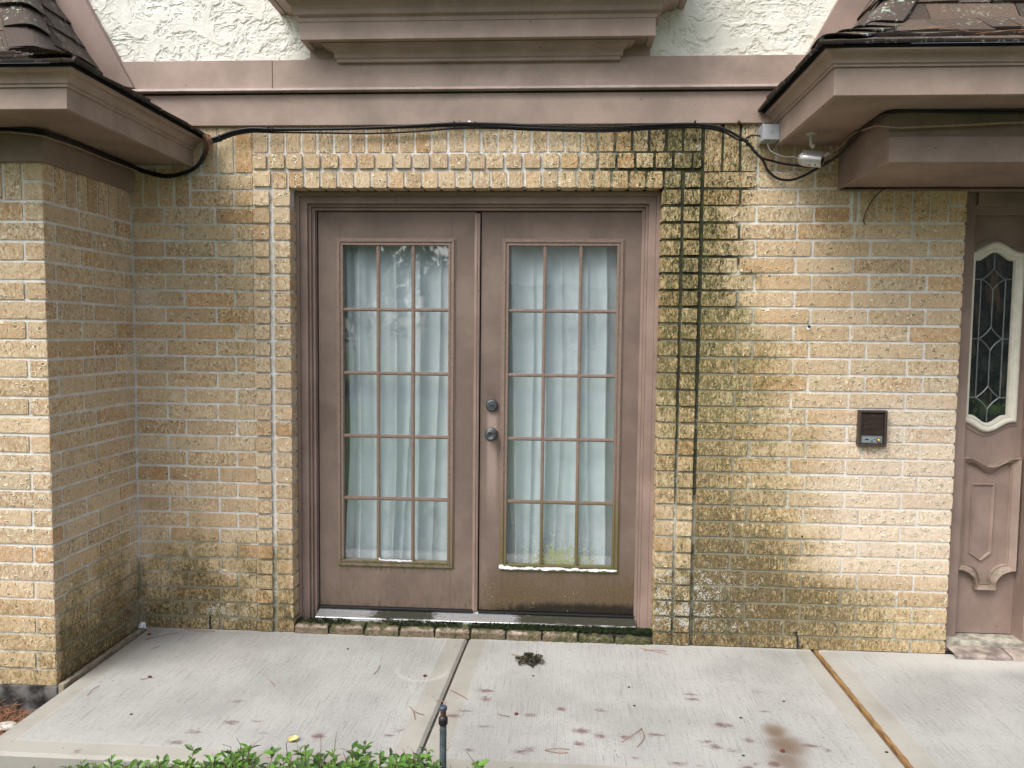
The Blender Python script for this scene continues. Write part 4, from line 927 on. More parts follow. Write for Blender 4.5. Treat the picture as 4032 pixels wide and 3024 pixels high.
# outer dark lip, cream moulding, glass
def lerp_out(t): # t 0 outer -> 1 glass edge
    return arch_outline(0.139-0.051*t, 1.928-0.043*t, 1.108+0.036*t, 0.050-0.011*t)
mb = MB(); outline_frame(mb, [arch_outline(0.152, 1.945, 1.092, 0.052), arch_outline(0.1395, 1.9285, 1.1075, 0.05)], [0.138, 0.137], 0.146); mb.build('panel_groove', MVERT, sl)
mb = MB(); outline_frame(mb, [lerp_out(t) for t in (0, 0.08, 0.16, 0.3, 0.45, 0.6, 0.68, 0.72, 0.9, 1.0)], [0.136, 0.124, 0.119, 0.117, 0.119, 0.125, 0.126, 0.122, 0.124, 0.136], 0.1425); mb.build('oval_moulding', MCREAM, sl)
g = MB(); g.prism_xz(lerp_out(0.97), 0.1375, 0.1405)
def leaded_mat():
    m, nt, b = newmat('leaded_glass'); N = NT(nt); p = N.coord(); n = N.noise(14, 4, 0.7, N.coord((1, 1, 0.7)))
    c = N.mix(N.mr(n, 0.4, 0.7), (0.006, 0.008, 0.010), (0.030, 0.036, 0.034)); c = N.mix(N.math('MULTIPLY', N.mr(N.noise(9, 2, 0.5, N.coord((2.5, 1, 0.6))), 0.56, 0.70), 0.7), c, (0.085, 0.055, 0.030))
    s = N.sep(p); gz = N.math('MULTIPLY', N.mr(N.math('ABSOLUTE', N.math('SUBTRACT', s[2], 1.20)), 0.07, 0.01), N.mr(n, 0.48, 0.6)); c = N.mix(N.math('MULTIPLY', gz, 0.7), c, (0.05, 0.09, 0.02))
    N.set(b.inputs['Base Color'], c); b.inputs['Roughness'].default_value = 0.16; b.inputs['Specular IOR Level'].default_value = 0.55
    N.set(b.inputs['Normal'], N.bump(N.noise(60, 3, 0.6, p), 0.35, 0.003)); return m
g.build('leaded_glass', leaded_mat(), sl)
mb = MB(); yy = 0.1365
def came(pts, r=0.0032): mb.tube([(x, yy, z) for x, z in pts], r, 6)
def diamond(zt, zm, zb_, hw):
    def arc(a, b, bulge): 
        (x0, z0), (x1, z1) = a, b; return [(x0+(x1-x0)*t+bulge*4*t*(1-t)*(1 if x0+x1 > 2*XC else -1)*-1, z0+(z1-z0)*t) for t in np.linspace(0, 1, 8)]
    for s in (-1, 1):
        came(arc((XC, zt), (XC+s*hw, zm), 0.006)); came(arc((XC+s*hw, zm), (XC, zb_), 0.008))
diamond(1.850, 1.798, 1.744, 0.052); diamond(1.569, 1.512, 1.452, 0.053); diamond(1.285, 1.227, 1.167, 0.054)
came([(XC, 1.918), (XC, 1.850)]); came([(XC, 1.744), (XC, 1.569)]); came([(XC, 1.452), (XC, 1.285)]); came([(XC, 1.167), (XC, 1.112)])
for s in (-1, 1):
    for z in (1.798, 1.512, 1.227): came([(XC+s*0.052, z), (XC+s*0.088, z)])
    came([(XC+s*0.057, 1.796), (XC+s*0.057, 1.228)])
mb.build('lead_came', MLEAD, sl)
# carved lower panel
def low_outline(k):
    """k=0 outer edge, larger k moves inwards (metres)"""
    x0, x1 = 1.972+k, 2.254-k; top = []; c = (x0+x1)/2-0.002; hw = (x1-x0)/2
    for i in range(25):
        t = -1+2*i/24; top.append((c+t*hw, 0.940-k-0.042*0.5*(1+math.cos(math.pi*min(1, abs(t)*1.15)))))
    R = []; 
    for i in range(13):   # right quarter: from (x1, .378) concave down to the foot
        a = i/12*math.pi/2; R.append((x1-0.002-(0.095-0.4*k)*math.sin(a), 0.378+k*0.8-0.078*(1-math.cos(a))))
    foot = [(c+0.050-k*0.55, 0.300+k*0.6), (c+0.048-k*0.55, 0.281+k*0.8), (c-0.048+k*0.55, 0.281+k*0.8), (c-0.050+k*0.55, 0.300+k*0.6)]
    L = [(2*c-x, z) for x, z in reversed(R)]
    return top+[(x, z) for x, z in R]+foot+L
mb = MB(); outline_frame(mb, [low_outline(k) for k in (0, 0.002, 0.006, 0.011, 0.032, 0.034, 0.038)], [0.143, 0.108, 0.104, 0.108, 0.132, 0.126, 0.1375], 0.1435)
inn = [(2.036, 0.806), (2.144, 0.806), (2.141, 0.460), (2.092, 0.421), (2.036, 0.460)]
def shrink(P, k):
    c = (sum(p[0] for p in P)/len(P), sum(p[1] for p in P)/len(P)); return [(c[0]+(x-c[0])*(1-k/0.054), c[1]+(z-c[1])*(1-k/0.19)) for x, z in P]
outline_frame(mb, [shrink(inn, k) for k in (0, 0.002, 0.005, 0.008, 0.010)], [0.141, 0.131, 0.132, 0.138, 0.1425], 0.1435)
def panel_mat():
    m = paint_mat('carved_panel_paint', (8, 8, 0.6)); nt = m.node_tree; N = NT(nt); b = nt.nodes['Principled BSDF']; src = b.inputs['Base Color'].links[0].from_socket
    p = N.coord(); s = N.sep(p); n = N.noise(40, 5, 0.7, p); gn = N.sep(nt.nodes.new('ShaderNodeNewGeometry').outputs['True Normal'])
    lo = N.math('MAXIMUM', N.mr(N.math('ABSOLUTE', N.math('SUBTRACT', s[2], 0.34)), 0.09, 0.03), N.mr(s[2], 0.86, 0.92)); k = N.mr(N.math('ADD', N.math('MULTIPLY', lo, 0.30), n), 0.68, 1.0)
    N.set(b.inputs['Base Color'], N.mix(N.math('MULTIPLY', k, 0.75), src, (0.085, 0.10, 0.035))); return m
mb.build('panel_moulding', panel_mat(), sl)
# sill of the entry
MSILLP = simple('pale_worn_sill', (0.34, 0.28, 0.24), 0.9, var=0.35, nscale=14, bump=0.7, bscale=90)
mb = MB()
for x0, x1 in ((1.90, 2.155), (2.160, 2.42), (2.425, 2.68), (2.685, 2.95)): 
    vv, ff = sill_brick(x0, x1, -0.055, 0.045, 0.0, 0.030, 0.7); mb.add(vv, ff)
me = bpy.data.meshes.new('entry_sill'); me.from_pydata(mb.v, [], mb.f); link('entry_sill', me, MSILLP, sl)
mb = MB(); mb.box(1.90, 3.3, 0.040, 0.143, 0.0, 0.053); mb.build('entry_step', simple('mossy_entry_step', (0.40, 0.38, 0.31), 0.8, var=0.3, nscale=20, bump=0.4, bscale=60), sl, bevel=0.004)

# ------------------------------------------------------------------ intercom
it = empty('intercom', (1.490, 0.0, 1.0)); tag(it, 'brown plastic intercom with slotted speaker grille and yellow button on the brick wall', 'intercom')
x0, x1, z0, z1 = 1.421, 1.551, 1.000, 1.170
mb = MB()
for a, b_, c, d in ((x0, x1, z1-0.010, z1), (x0, x1, z0, z0+0.010), (x0, x0+0.012, z0+0.0102, z1-0.0102), (x1-0.012, x1, z0+0.0102, z1-0.0102)): mb.box(a, b_, -0.030, 0.005, c, d)
mb.build('frame', MBRPL, it, bevel=0.0025)
mb = MB(); mb.box(x0+0.012, x1-0.012, -0.010, 0.004, z0+0.01, z1-0.01); mb.build('back_plate', MDARK, it)
mb = MB(); gz0, gz1 = 1.052, 1.157
for i in range(18):
    z = gz0+(gz1-gz0)*i/18; mb.box(x0+0.018, x1-0.017, -0.022, -0.012, z, z+0.0034)
mb.box(x0+0.0155, x0+0.018, -0.021, -0.012, gz0, gz1); mb.box(x1-0.017, x1-0.0145, -0.021, -0.012, gz0, gz1); mb.build('speaker_grille', MBRPL, it, bevel=0.0006)
mb = MB(); mb.lathe([(0.0035, 0), (0.0035, 0.002), (0.001, 0.003)], (1.487, -0.0215, 1.144), (0, -1, 0), 12); mb.build('screw', MKNOB, it)
mb = MB(); mb.box(x0+0.016, x1-0.016, -0.020, -0.0095, 1.014, 1.049); mb.build('control_plate', MPANEL, it, bevel=0.0012)
mb = MB(); px0, px1 = x0+0.019, x1-0.019
mb.box(px0, px1, -0.0206, -0.020, 1.0172, 1.0180); mb.box(px0, px1, -0.0206, -0.020, 1.0458, 1.0466); mb.box(px0, px0+0.0008, -0.0206, -0.020, 1.0182, 1.0456); mb.box(px1-0.0008, px1, -0.0206, -0.020, 1.0182, 1.0456)
mb.box(1.455, 1.472, -0.0208, -0.020, 1.0295, 1.0355); mb.box(1.493, 1.501, -0.0206, -0.020, 1.0315, 1.0345); mb.build('printed_marks', MDARK, it)
mb = MB(); mb.lathe([(0.004, 0), (0.004, 0.001), (0.0005, 0.001)], (1.4865, -0.020, 1.0245), (0, -1, 0), 14); mb.build('microphone_hole', MDARK, it)
mb = MB(); mb.lathe([(0.0105, 0), (0.0105, 0.004), (0.009, 0.006), (0.0005, 0.006)], (1.516, -0.020, 1.0305), (0, -1, 0), 20); mb.build('button_ring', MBRPL, it)
mb = MB(); mb.lathe([(0.0072, 0), (0.0072, 0.003), (0.005, 0.005), (0.0005, 0.0055)], (1.516, -0.0255, 1.0305), (0, -1, 0), 20); mb.build('button', MGOLD, it)

# ------------------------------------------------------------------ security camera, junction box
sc = empty('security_camera', (1.095, -0.226, 2.398)); tag(sc, 'small silver bullet security camera hanging from the soffit above the cables', 'camera')
mb = MB(); mb.lathe([(0.026, 0), (0.026, 0.004), (0.020, 0.008), (0.0085, 0.010), (0.0085, 0.024), (0.0075, 0.0245), (0.0075, 0.044), (0.0065, 0.046), (0.0065, 0.056)], (1.093, -0.226, 2.399), (0, 0, -1), 20); mb.build('bracket', MCAMW, sc, bevel=0.0005)
ax = Vector((0.86, -0.47, -0.19)).normalized(); c0 = Vector((1.098, -0.224, 2.287)); rr = 0.033
side = ax.cross(Vector((0, 0, 1))).normalized(); upv = side.cross(ax).normalized()
mb = MB(); mb.lathe([(0.008, -0.058), (0.019, -0.054), (0.027, -0.045), (0.0315, -0.032), (0.0325, -0.018), (0.0325, 0.047), (0.0300, 0.048), (0.0295, 0.042), (0.001, 0.042)], c0, ax, 32); mb.build('housing', MCAMS, sc, smooth=False, bevel=0.0006)
mb = MB(); mb.lathe([(0.0292, 0.0425), (0.0292, 0.0445), (0.012, 0.0445), (0.0118, 0.049), (0.001, 0.049)], c0, ax, 28); mb.build('lens', MLENS, sc)
n_ = 15; vs = []; fs = []
for t, R_ in ((-0.040, 0.0345), (0.066, 0.0348)):
    for th in (0, 0.0016):
        for k in range(n_):
            a = -1.25+2.5*k/(n_-1); vs.append(c0+ax*(t-(0.016*abs(a)/1.25 if t > 0 else 0))+(upv*math.cos(a)+side*math.sin(a))*(R_+th))
for k in range(n_-1): fs += [(k, k+1, 2*n_+k+1, 2*n_+k), (n_+k, 3*n_+k, 3*n_+k+1, n_+k+1), (k, n_+k, n_+k+1, k+1), (2*n_+k, 2*n_+k+1, 3*n_+k+1, 3*n_+k)]
fs += [(0, 2*n_, 3*n_, n_), (n_-1, 2*n_-1, 4*n_-1, 3*n_-1)]
mb = MB(); mb.add(vs, fs); mb.build('sunshade', MCAMS, sc, smooth=False)
mb = MB(); mb.lathe([(0.0085, -0.014), (0.0085, 0.0), (0.006, 0.004)], c0+upv*0.049-ax*0.005, -upv, 16); mb.tube([(1.093, -0.226, 2.350), c0+upv*0.047-ax*0.005], 0.0062, 12); mb.build('swivel_joint', MCAMW, sc)
mb = MB(); q0 = -upv*0.5+side*-0.0
fac_ = (-(upv)*0.45+Vector((0, -1, 0))*0.9); fac_ = (fac_-ax*fac_.dot(ax)).normalized(); tv = ax.cross(fac_).normalized()
def sticker(a, b_, u, v, th): 
    pts = []
    for aa in (a, b_):
        for k in range(5):
            an = u+(v-u)*k/4; pts.append(c0+ax*aa+(fac_*math.cos(an)+tv*math.sin(an))*(0.0328+th))
    mb.add(pts, [(k, k+1, 5+k+1, 5+k) for k in range(4)])
MSTICK = simple('sticker', (0.62, 0.61, 0.60), 0.5, var=0.02)
sticker(-0.010, 0.034, 0.25, 0.72, 0.0); mb.build('sticker', MSTICK, sc)
mb = MB()
for i in range(7): sticker(-0.005+i*0.0016, -0.005+i*0.0016+0.0009, 0.34, 0.62, 0.0003)
sticker(0.020, 0.028, 0.36, 0.60, 0.0003); mb.build('sticker_print', MDARK, sc)

jb = empty('junction_box', (0.95, -0.05, 2.40)); tag(jb, 'light grey metal junction box on the side of the brown eave', 'electrical box')
mb = MB(); mb.box(0.920, 0.992, -0.103, -0.012, 2.403, 2.472); mb.build('box_body', MGREYB, jb, bevel=0.0025)
mb = MB(); mb.box(0.9155, 0.9195, -0.105, -0.010, 2.400, 2.475); mb.build('cover', MGREYB, jb, bevel=0.001)
mb = MB(); mb.lathe([(0.0135, 0), (0.0135, 0.0012), (0.0125, 0.0012), (0.0125, 0.0004), (0.001, 0.0004)], (0.957, -0.1035, 2.442), (0, -1, 0), 24); mb.build('knockout', MGREYB, jb)
mb = MB(); mb.tube([(0.953, -0.1047, 2.434), (0.961, -0.1047, 2.450)], 0.0011, 6); mb.build('slot', MDARK, jb)

# ------------------------------------------------------------------ cables
def cable(name, pts, r, mat, label, cat='cable', group=None, n=6, sides=8):
    mb = MB(); P = bez(pts, n); mb.tube(P, r, sides); me = mb.mesh(name); loc = tuple(P[0]); o = link(name, me, mat, None, smooth=True, loc=loc); return tag(o, label, cat, group)
base = [(-1.72, 2.345), (-1.685, 2.415), (-1.64, 2.434), (-1.571, 2.459), (-1.48, 2.474), (-1.376, 2.472), (-1.128, 2.474), (-0.90, 2.480), (-0.681, 2.487), (-0.494, 2.492), (-0.30, 2.486), (-0.132, 2.477), (0.193, 2.468), (0.407, 2.477), (0.620, 2.485), (0.748, 2.466), (0.834, 2.424), (0.871, 2.395), (0.901, 2.360), (0.930, 2.333)]
Lpre = [(-3.2, -0.690, 2.312), (-2.30, -0.690, 2.310), (-2.172, -0.690, 2.306), (-2.080, -0.690, 2.296), (-2.065, -0.64, 2.294), (-2.065, -0.464, 2.300), (-2.065, -0.251, 2.297), (-2.062, -0.075, 2.298), (-2.02, -0.035, 2.280), (-1.908, -0.030, 2.256), (-1.816, -0.030, 2.270), (-1.755, -0.030, 2.300)]
Rloop = [(0.947, -0.025, 2.313), (0.962, -0.025, 2.283), (0.992, -0.025, 2.254), (1.029, -0.025, 2.239), (1.073, -0.028, 2.237), (1.123, -0.03, 2.254), (1.166, -0.035, 2.277), (1.215, -0.05, 2.305), (1.262, -0.10, 2.335), (1.268, -0.19, 2.362), (1.268, -0.322, 2.384), (1.268, -0.453, 2.387), (1.27, -0.56, 2.386), (1.331, -0.570, 2.392), (1.426, -0.570, 2.392), (1.785, -0.572, 2.386), (2.4, -0.572, 2.388), (3.2, -0.572, 2.388)]
Rstr = [(0.983, -0.028, 2.323), (1.038, -0.030, 2.309), (1.10, -0.032, 2.301), (1.151, -0.034, 2.297), (1.22, -0.05, 2.312), (1.268, -0.11, 2.342), (1.270, -0.20, 2.370), (1.270, -0.33, 2.390), (1.270, -0.46, 2.393), (1.275, -0.565, 2.392), (1.34, -0.578, 2.398), (1.50, -0.578, 2.398), (2.4, -0.578, 2.396), (3.2, -0.578, 2.396)]
def strand(dz, dy, amp, ph, right, pre_dz=0.0):
    m = []
    for i, (x, z) in enumerate(base): m.append((x, -0.036+dy+0.003*math.sin(x*7+ph), z+dz+amp*math.sin(x*3.1+ph)))
    return [(x, y-0.004*(dy != 0), z+pre_dz) for x, y, z in Lpre]+m+right
G = 'black cables strung along under the beam'
cable('black_cable', strand(0.0, 0.0, 0.001, 0, Rloop), 0.0060, MBLACK, 'thicker black cable under the beam that sags in a loop below the security camera', group=G)
cable('black_cable', strand(0.006, -0.008, 0.005, 1.5, Rstr, 0.008), 0.0052, MBLACK, 'thinner black cable under the beam that runs straight behind the security camera', group=G)
low = [(x, -0.030, z-0.008-0.016*max(0, math.sin((x+1.35)*2.9))**2) for x, z in base[:17]]+[(0.875, -0.04, 2.436), (0.916, -0.06, 2.430)]
cable('black_cable', [(x, y-0.008, z-0.006) for x, y, z in Lpre]+low, 0.0044, MBLACK, 'thin black cable sagging lowest under the beam and ending in the grey junction box', group=G)
cable('brown_cable', [(x, y-0.006, z-0.012) for x, y, z in Lpre[:9]], 0.0040, MTAN, 'brown cable beside black ones under the left eave')
cable('tan_cable', [(1.150, -0.04, 2.300), (1.19, -0.05, 2.325), (1.262, -0.11, 2.372), (1.268, -0.16, 2.388), (1.268, -0.232, 2.392), (1.268, -0.365, 2.379), (1.268, -0.47, 2.364), (1.272, -0.562, 2.338), (1.32, -0.570, 2.331), (1.429, -0.570, 2.335), (1.60, -0.570, 2.341), (1.788, -0.570, 2.349), (2.4, -0.570, 2.365), (3.2, -0.570, 2.37)], 0.0048, MTAN, 'tan painted cable rising from the security camera along the entry beam')
cable('camera_lead', [(0.945, -0.085, 2.404), (0.944, -0.09, 2.378), (0.953, -0.10, 2.353), (0.973, -0.12, 2.334), (1.004, -0.15, 2.314), (1.028, -0.175, 2.309), c0-ax*0.057], 0.0030, MLEAD2, 'short grey lead drooping from junction box to back of security camera')
cable('thin_wire', [(1.421, -0.010, 2.035), (1.412, -0.010, 2.054), (1.420, -0.010, 2.092), (1.451, -0.010, 2.152), (1.480, -0.016, 2.186), (1.510, -0.026, 2.202), (1.560, -0.030, 2.199), (1.70, -0.030, 2.198), (2.2, -0.030, 2.199), (3.2, -0.030, 2.199)], 0.0026, MBRNC, 'thin brown wire curving down the bricks from under the entry beam')
# cable ties
ties = [(-1.632, 2.436), (-1.395, 2.476), (-1.376, 2.474), (-0.50, 2.495), (-0.40, 2.492), (0.325, 2.476), (0.62, 2.490), (0.862, 2.404)]
tg = 'cable ties round the black cables'
for i, (x, z) in enumerate(ties):
    mb = MB(); nseg = 14; vs = [(x+sx_, -0.038+0.0135*math.cos(2*math.pi*k/nseg)*r_s, z-0.002+0.0155*math.sin(2*math.pi*k/nseg)*r_s) for sx_ in (-0.0022, 0.0022) for r_s in (1.0,) for k in range(nseg)]
    mb.add(vs, [(k, (k+1) % nseg, nseg+(k+1) % nseg, nseg+k) for k in range(nseg)]); mb.box(x-0.003, x+0.003, -0.056, -0.050, z+0.004, z+0.012)
    o = mb.build('cable_tie', MBLACK, None, loc=(x, -0.038, z)); s = o.modifiers.new('s', 'SOLIDIFY'); s.thickness = 0.0012
    L_ = ['tie round the cables just where they rise beside the left eave', 'tie above the left corner of the doors, left one of a close pair', 'tie above the left corner of the doors, right one of a close pair', 'tie over the left door leaf near the nail in the beam', 'tie over the meeting edge of the doors', 'tie above the right door leaf under the beam', 'tie above the black stained bricks, right of the doors', 'tie where the cables drop beside the junction box'][i]
    tag(o, 'black cable '+L_, 'cable tie', tg)

# ------------------------------------------------------------------ slabs, joints, ground
def slab(name, xa0, xa1, xb0, xb1, label):
    """x at the wall (y=0) xa, at the front (y=-1.17) xb"""
    nu = int((max(xa1, xb1)-min(xa0, xb0))/0.012); nv = 98
    U, Vv = np.meshgrid(np.linspace(0, 1, nu), np.linspace(0, 1, nv), indexing='ij')
    y = -1.172*Vv; l = xa0+(xb0-xa0)*Vv; r = xa1+(xb1-xa1)*Vv; x = l+(r-l)*U
    dl = x-l; dr = r-x; df = y+1.172; ed = np.minimum(np.minimum(dl, dr), df)
    z = -0.010*(1-sst(0, 0.012, ed))+0.0008*(fbm(x*3, y*3, 0, 2, 3)-0.5)
    wob = 0.012*(fbm(x*6, y*6, 0, 8, 3)-0.5)*2
    band = 1-sst(0.085, 0.092, np.minimum(dl, np.minimum(dr, df+0.0))+wob*0.6)
    z += 0.0012*band*0
    pur = np.zeros_like(x); brn = np.zeros_like(x); wht = np.zeros_like(x)
    P_ = [(-1.238, -0.897), (-1.14, -0.884), (-1.088, -0.965), (-1.344, -0.978), (-0.873, -0.97), (-1.379, -1.053), (-0.614, -0.945), (-0.581, -0.903), (-0.281, -0.562), (-0.281, -0.616), (-0.352, -0.735), (-0.3, -1.021), (-0.259, -0.851), (-0.391, -0.777), (-0.111, -1.019), (-1.286, -0.729), (-1.697, -1.143),
         (-0.28, -0.554), (-0.273, -0.63), (0.035, -0.688), (0.193, -0.686), (0.583, -0.517), (0.586, -0.56), (0.274, -0.887), (0.182, -0.885), (0.114, -0.855), (0.396, -0.86), (-0.108, -1.019), (-0.082, -1.0), (0.855, -0.643), (0.658, -0.766), (0.69, -0.772), (0.576, -0.898), (0.739, -0.877), (1.01, -0.923), (0.659, -0.951), (0.448, -1.055), (0.726, -1.033), (0.787, -1.029), (-0.087, -0.748), (0.958, -0.894), (0.60, -0.93), (0.69, -1.06), (0.52, -1.06), (0.3, -1.03), (0.1, -0.95)]
    rs = np.random.default_rng(5)
    for (cx, cy) in P_:
        rx, ry = rs.uniform(0.016, 0.042), rs.uniform(0.010, 0.022); pur = np.maximum(pur, rs.uniform(0.5, 0.85)*np.exp(-(((x-cx)/rx)**2+((y-cy)/ry)**2)))
    for cx, cy, rx, ry, s_ in ((0.856, -0.80, 0.055, 0.07, 1.0), (0.868, -0.90, 0.08, 0.10, 1.0), (0.84, -1.0, 0.08, 0.10, 0.8), (0.70, -1.03, 0.12, 0.05, 0.3), (0.874, -0.471, 0.03, 0.03, 0.45), (0.86, -0.6, 0.06, 0.1, 0.15), (0.81, -0.372, 0.04, 0.04, 0.22), (1.5, -0.75, 0.1, 0.3, 0.12)): brn = np.maximum(brn, s_*np.exp(-(((x-cx)/rx)**2+((y-cy)/ry)**2)))
    wht = np.maximum(wht, 0.35*np.exp(-(((np.hypot(x+0.585, (y+0.37)*1.0)-0.115)/0.012)**2))*sst(-0.30, -0.45, y))
    wht = np.maximum(wht, 0.8*np.exp(-((x-2.1)/0.45)**2)*sst(-0.24, -0.10, y+0.05*(fbm(x*8, y*8, 0, 3, 3)-0.5))*(x > 1.3)); wht = np.maximum(wht, 0.3*sst(-0.035, -0.01, y))
    n = len(x.ravel()); P = np.stack([x, y, z], -1).reshape(-1, 3); q = (np.arange(nu-1)[:, None]*nv+np.arange(nv-1)[None, :]).ravel()
    F = list(map(tuple, np.stack([q, q+1, q+nv+1, q+nv], -1)))
    C = np.stack([band, pur, brn, wht], -1).reshape(-1, 4)
    # sides
    idx = np.arange(nu*nv).reshape(nu, nv); V = [P]; per = [idx[:, -1], idx[0, :], idx[-1, :]]; off = n; SC = [C]
    for e in per:
        Pb = P[e].copy(); Pb[:, 2] = -0.14; V.append(Pb); cc = np.tile([1, 0, 0.35, 0], (len(e), 1)); SC.append(cc)
        for i in range(len(e)-1): F.append((e[i], e[i+1], off+i+1, off+i))
        off += len(e)
    me = np_mesh(name, np.concatenate(V), np.array(F), {'stain': np.concatenate(SC)}); o = link(name, me, MCONC, None, smooth=False, loc=((xa0+xa1)/2, -0.6, 0))
    return tag(o, label, 'paving', None, 'structure')
slab('concrete_walk', -2.058, -0.4265, -2.058, -0.4835, 'left slab of pale broomed concrete')
slab('concrete_walk', -0.4160, 1.2540, -0.4730, 1.2540, 'middle slab of pale broomed concrete with berry stains')
slab('concrete_walk', 1.2760, 3.40, 1.2760, 3.40, 'right slab of pale broomed concrete')
mb = MB(); mb.add([(-0.431, 0.0, -0.014), (-0.413, 0.0, -0.014), (-0.488, -1.17, -0.014), (-0.470, -1.17, -0.014)], [(0, 2, 3, 1)]); o = mb.build('joint_filler', MSEAM, None, loc=(-0.45, -0.6, -0.014)); tag(o, 'dark dirt filled joint between the left and middle slab', 'joint', None, 'structure')
def wob_strip(name, x0, x1, y0, y1, z0, z1, mat, label):
    mb = MB(); n = 40
    for i in range(n+1):
        y = y0+(y1-y0)*i/n; w1 = 0.002*math.sin(i*1.7); w2 = 0.002*math.sin(i*2.3+1); mb.v += [(x0+w1, y, z0), (x0+w1+0.001, y, z1+w2*0.5), (x1+w2-0.001, y, z1-w1*0.5), (x1+w2, y, z0)]
    for i in range(n):
        for k in range(3): a = i*4+k; mb.f.append((a, a+1, a+5, a+4)); mb.mi.append(0)
    mb.f += [(0, 1, 2, 3), (n*4, n*4+1, n*4+2, n*4+3)]; mb.mi += [0, 0]
    o = mb.build(name, mat, None, loc=((x0+x1)/2, (y0+y1)/2, z0)); tag(o, label, 'wood strip'); return o
wob_strip('expansion_strip', 1.2565, 1.2735, -0.012, -1.168, -0.08, 0.004, MSTEP, 'brown wooden expansion strip set between two concrete slabs')
wob_strip('expansion_strip', -2.088, -2.064, -0.03, -0.665, -0.10, 0.010, MGREYW, 'grey wooden strip between the left slab and the side of the brick wing')
mb = MB(); mb.box(-2.106, -2.058, -0.66, 0.0, -0.12, -0.012); o = mb.build('dirt_gap', MSEAM, None, loc=(-2.08, -0.33, -0.1)); tag(o, kind='structure')
def ground_mat():
    m, nt, b = newmat('soil_and_grass'); N = NT(nt); p = N.coord(); s = N.sep(p); n = N.noise(7, 6, 0.7, p); g = N.mix(N.mr(n, 0.35, 0.65), (0.035, 0.065, 0.015), (0.07, 0.12, 0.03))
    d = N.mix(N.mr(n, 0.35, 0.65), (0.07, 0.045, 0.028), (0.12, 0.08, 0.05)); N.set(b.inputs['Base Color'], N.mix(N.mr(s[1], -2.4, -2.7), d, g)); b.inputs['Roughness'].default_value = 0.95
    N.set(b.inputs['Normal'], N.bump(N.noise(60, 5, 0.7, p), 0.8, 0.01)); return m
mb = MB(); mb.add([(-60, -70, -0.13), (60, -70, -0.13), (60, 6, -0.13), (-60, 6, -0.13)], [(0, 1, 2, 3)]); o = mb.build('ground', ground_mat(), None); tag(o, 'soil bed and lawn around the house', 'ground', None, 'structure')
mb = MB(); mb.add([(-60, -19.5, -0.122), (60, -19.5, -0.122), (60, -13.5, -0.122), (-60, -13.5, -0.122)], [(0, 1, 2, 3)]); o = mb.build('road', simple('asphalt', (0.09, 0.09, 0.09), 0.85, bump=0.4), None); tag(o, 'street across from the house', 'road', None, 'structure')

# ------------------------------------------------------------------ mulch and stones left of the slab
V, F, T = [], [], []
for _ in range(3200):
    x = rng.uniform(-3.0, -2.07); y = rng.uniform(-1.5, -0.68); z = -0.125+0.035*rng.random()+0.02*math.exp(-((x+2.35)/0.2)**2); L = rng.uniform(0.05, 0.14); a = rng.uniform(0, math.pi); r = 0.0011
    dx, dy, dz = math.cos(a)*L/2, math.sin(a)*L/2, rng.normal(0, 0.010)
    if x+abs(dx) > -2.063: x = -2.066-abs(dx)
    if y+abs(dy) > -0.668: y = -0.67-abs(dy)
    nx, ny = -math.sin(a)*r, math.cos(a)*r; n = len(V); c = np.array([0.30, 0.14, 0.07])*rng.uniform(0.4, 1.3)
    m_ = rng.normal(0, 0.006)
    V += [(x-dx-nx, y-dy-ny, z-dz), (x-dx+nx, y-dy+ny, z-dz), (x+nx, y+ny+m_, z+r*2), (x-nx, y-ny+m_, z+r*2), (x+dx+nx, y+dy+ny, z+dz), (x+dx-nx, y+dy-ny, z+dz)]; F += [(n, n+1, n+2, n+3), (n+3, n+2, n+4, n+5)]; T += [[*c, 1]]*6
def tint_mat(name, rough=0.7):
    m, nt, b = newmat(name); N = NT(nt); N.set(b.inputs['Base Color'], N.attr('tint').outputs['Color']); b.inputs['Roughness'].default_value = rough; return m
o = link('pine_straw', np_mesh('straw', V, F, {'tint': np.array(T)}), tint_mat('pine_straw'), None, loc=(-2.5, -1.0, -0.12)); tag(o, 'brown pine straw mulch beside the left slab', 'mulch', None, 'stuff')
def rock(loc, s, mat, name, label, grp=None, cat='stone', flat=0.6):
    bm = bmesh.new(); bmesh.ops.create_icosphere(bm, subdivisions=2, radius=1)
    for v in bm.verts:
        n = float(fbm(np.array([v.co.x*1.3+loc[0]*50]), np.array([v.co.y*1.3]), np.array([v.co.z*1.3]), 6, 3)[0]); v.co *= (0.65+0.7*n); v.co.x *= s; v.co.y *= s*0.8; v.co.z *= s*flat
    me = bpy.data.meshes.new(name); bm.to_mesh(me); bm.free(); o = link(name, me, mat, None, smooth=False); o.location = loc; return tag(o, label, cat, grp)
rg = 'stones in the pine straw'
rock((-2.42, -0.78, -0.085), 0.042, MSTONE, 'stone', 'round white stone at the left edge beside the wing foundation', rg)
rock((-2.20, -0.83, -0.090), 0.040, MSTONE, 'stone', 'pale flat stone touching the edge of the slab near the wing corner', rg, flat=0.35)
rock((-2.27, -0.95, -0.085), 0.055, simple('tan_stone', (0.48, 0.36, 0.24), 0.85, var=0.2), 'stone', 'tan flat stone in the pine straw, nearest to the camera', rg, flat=0.3)

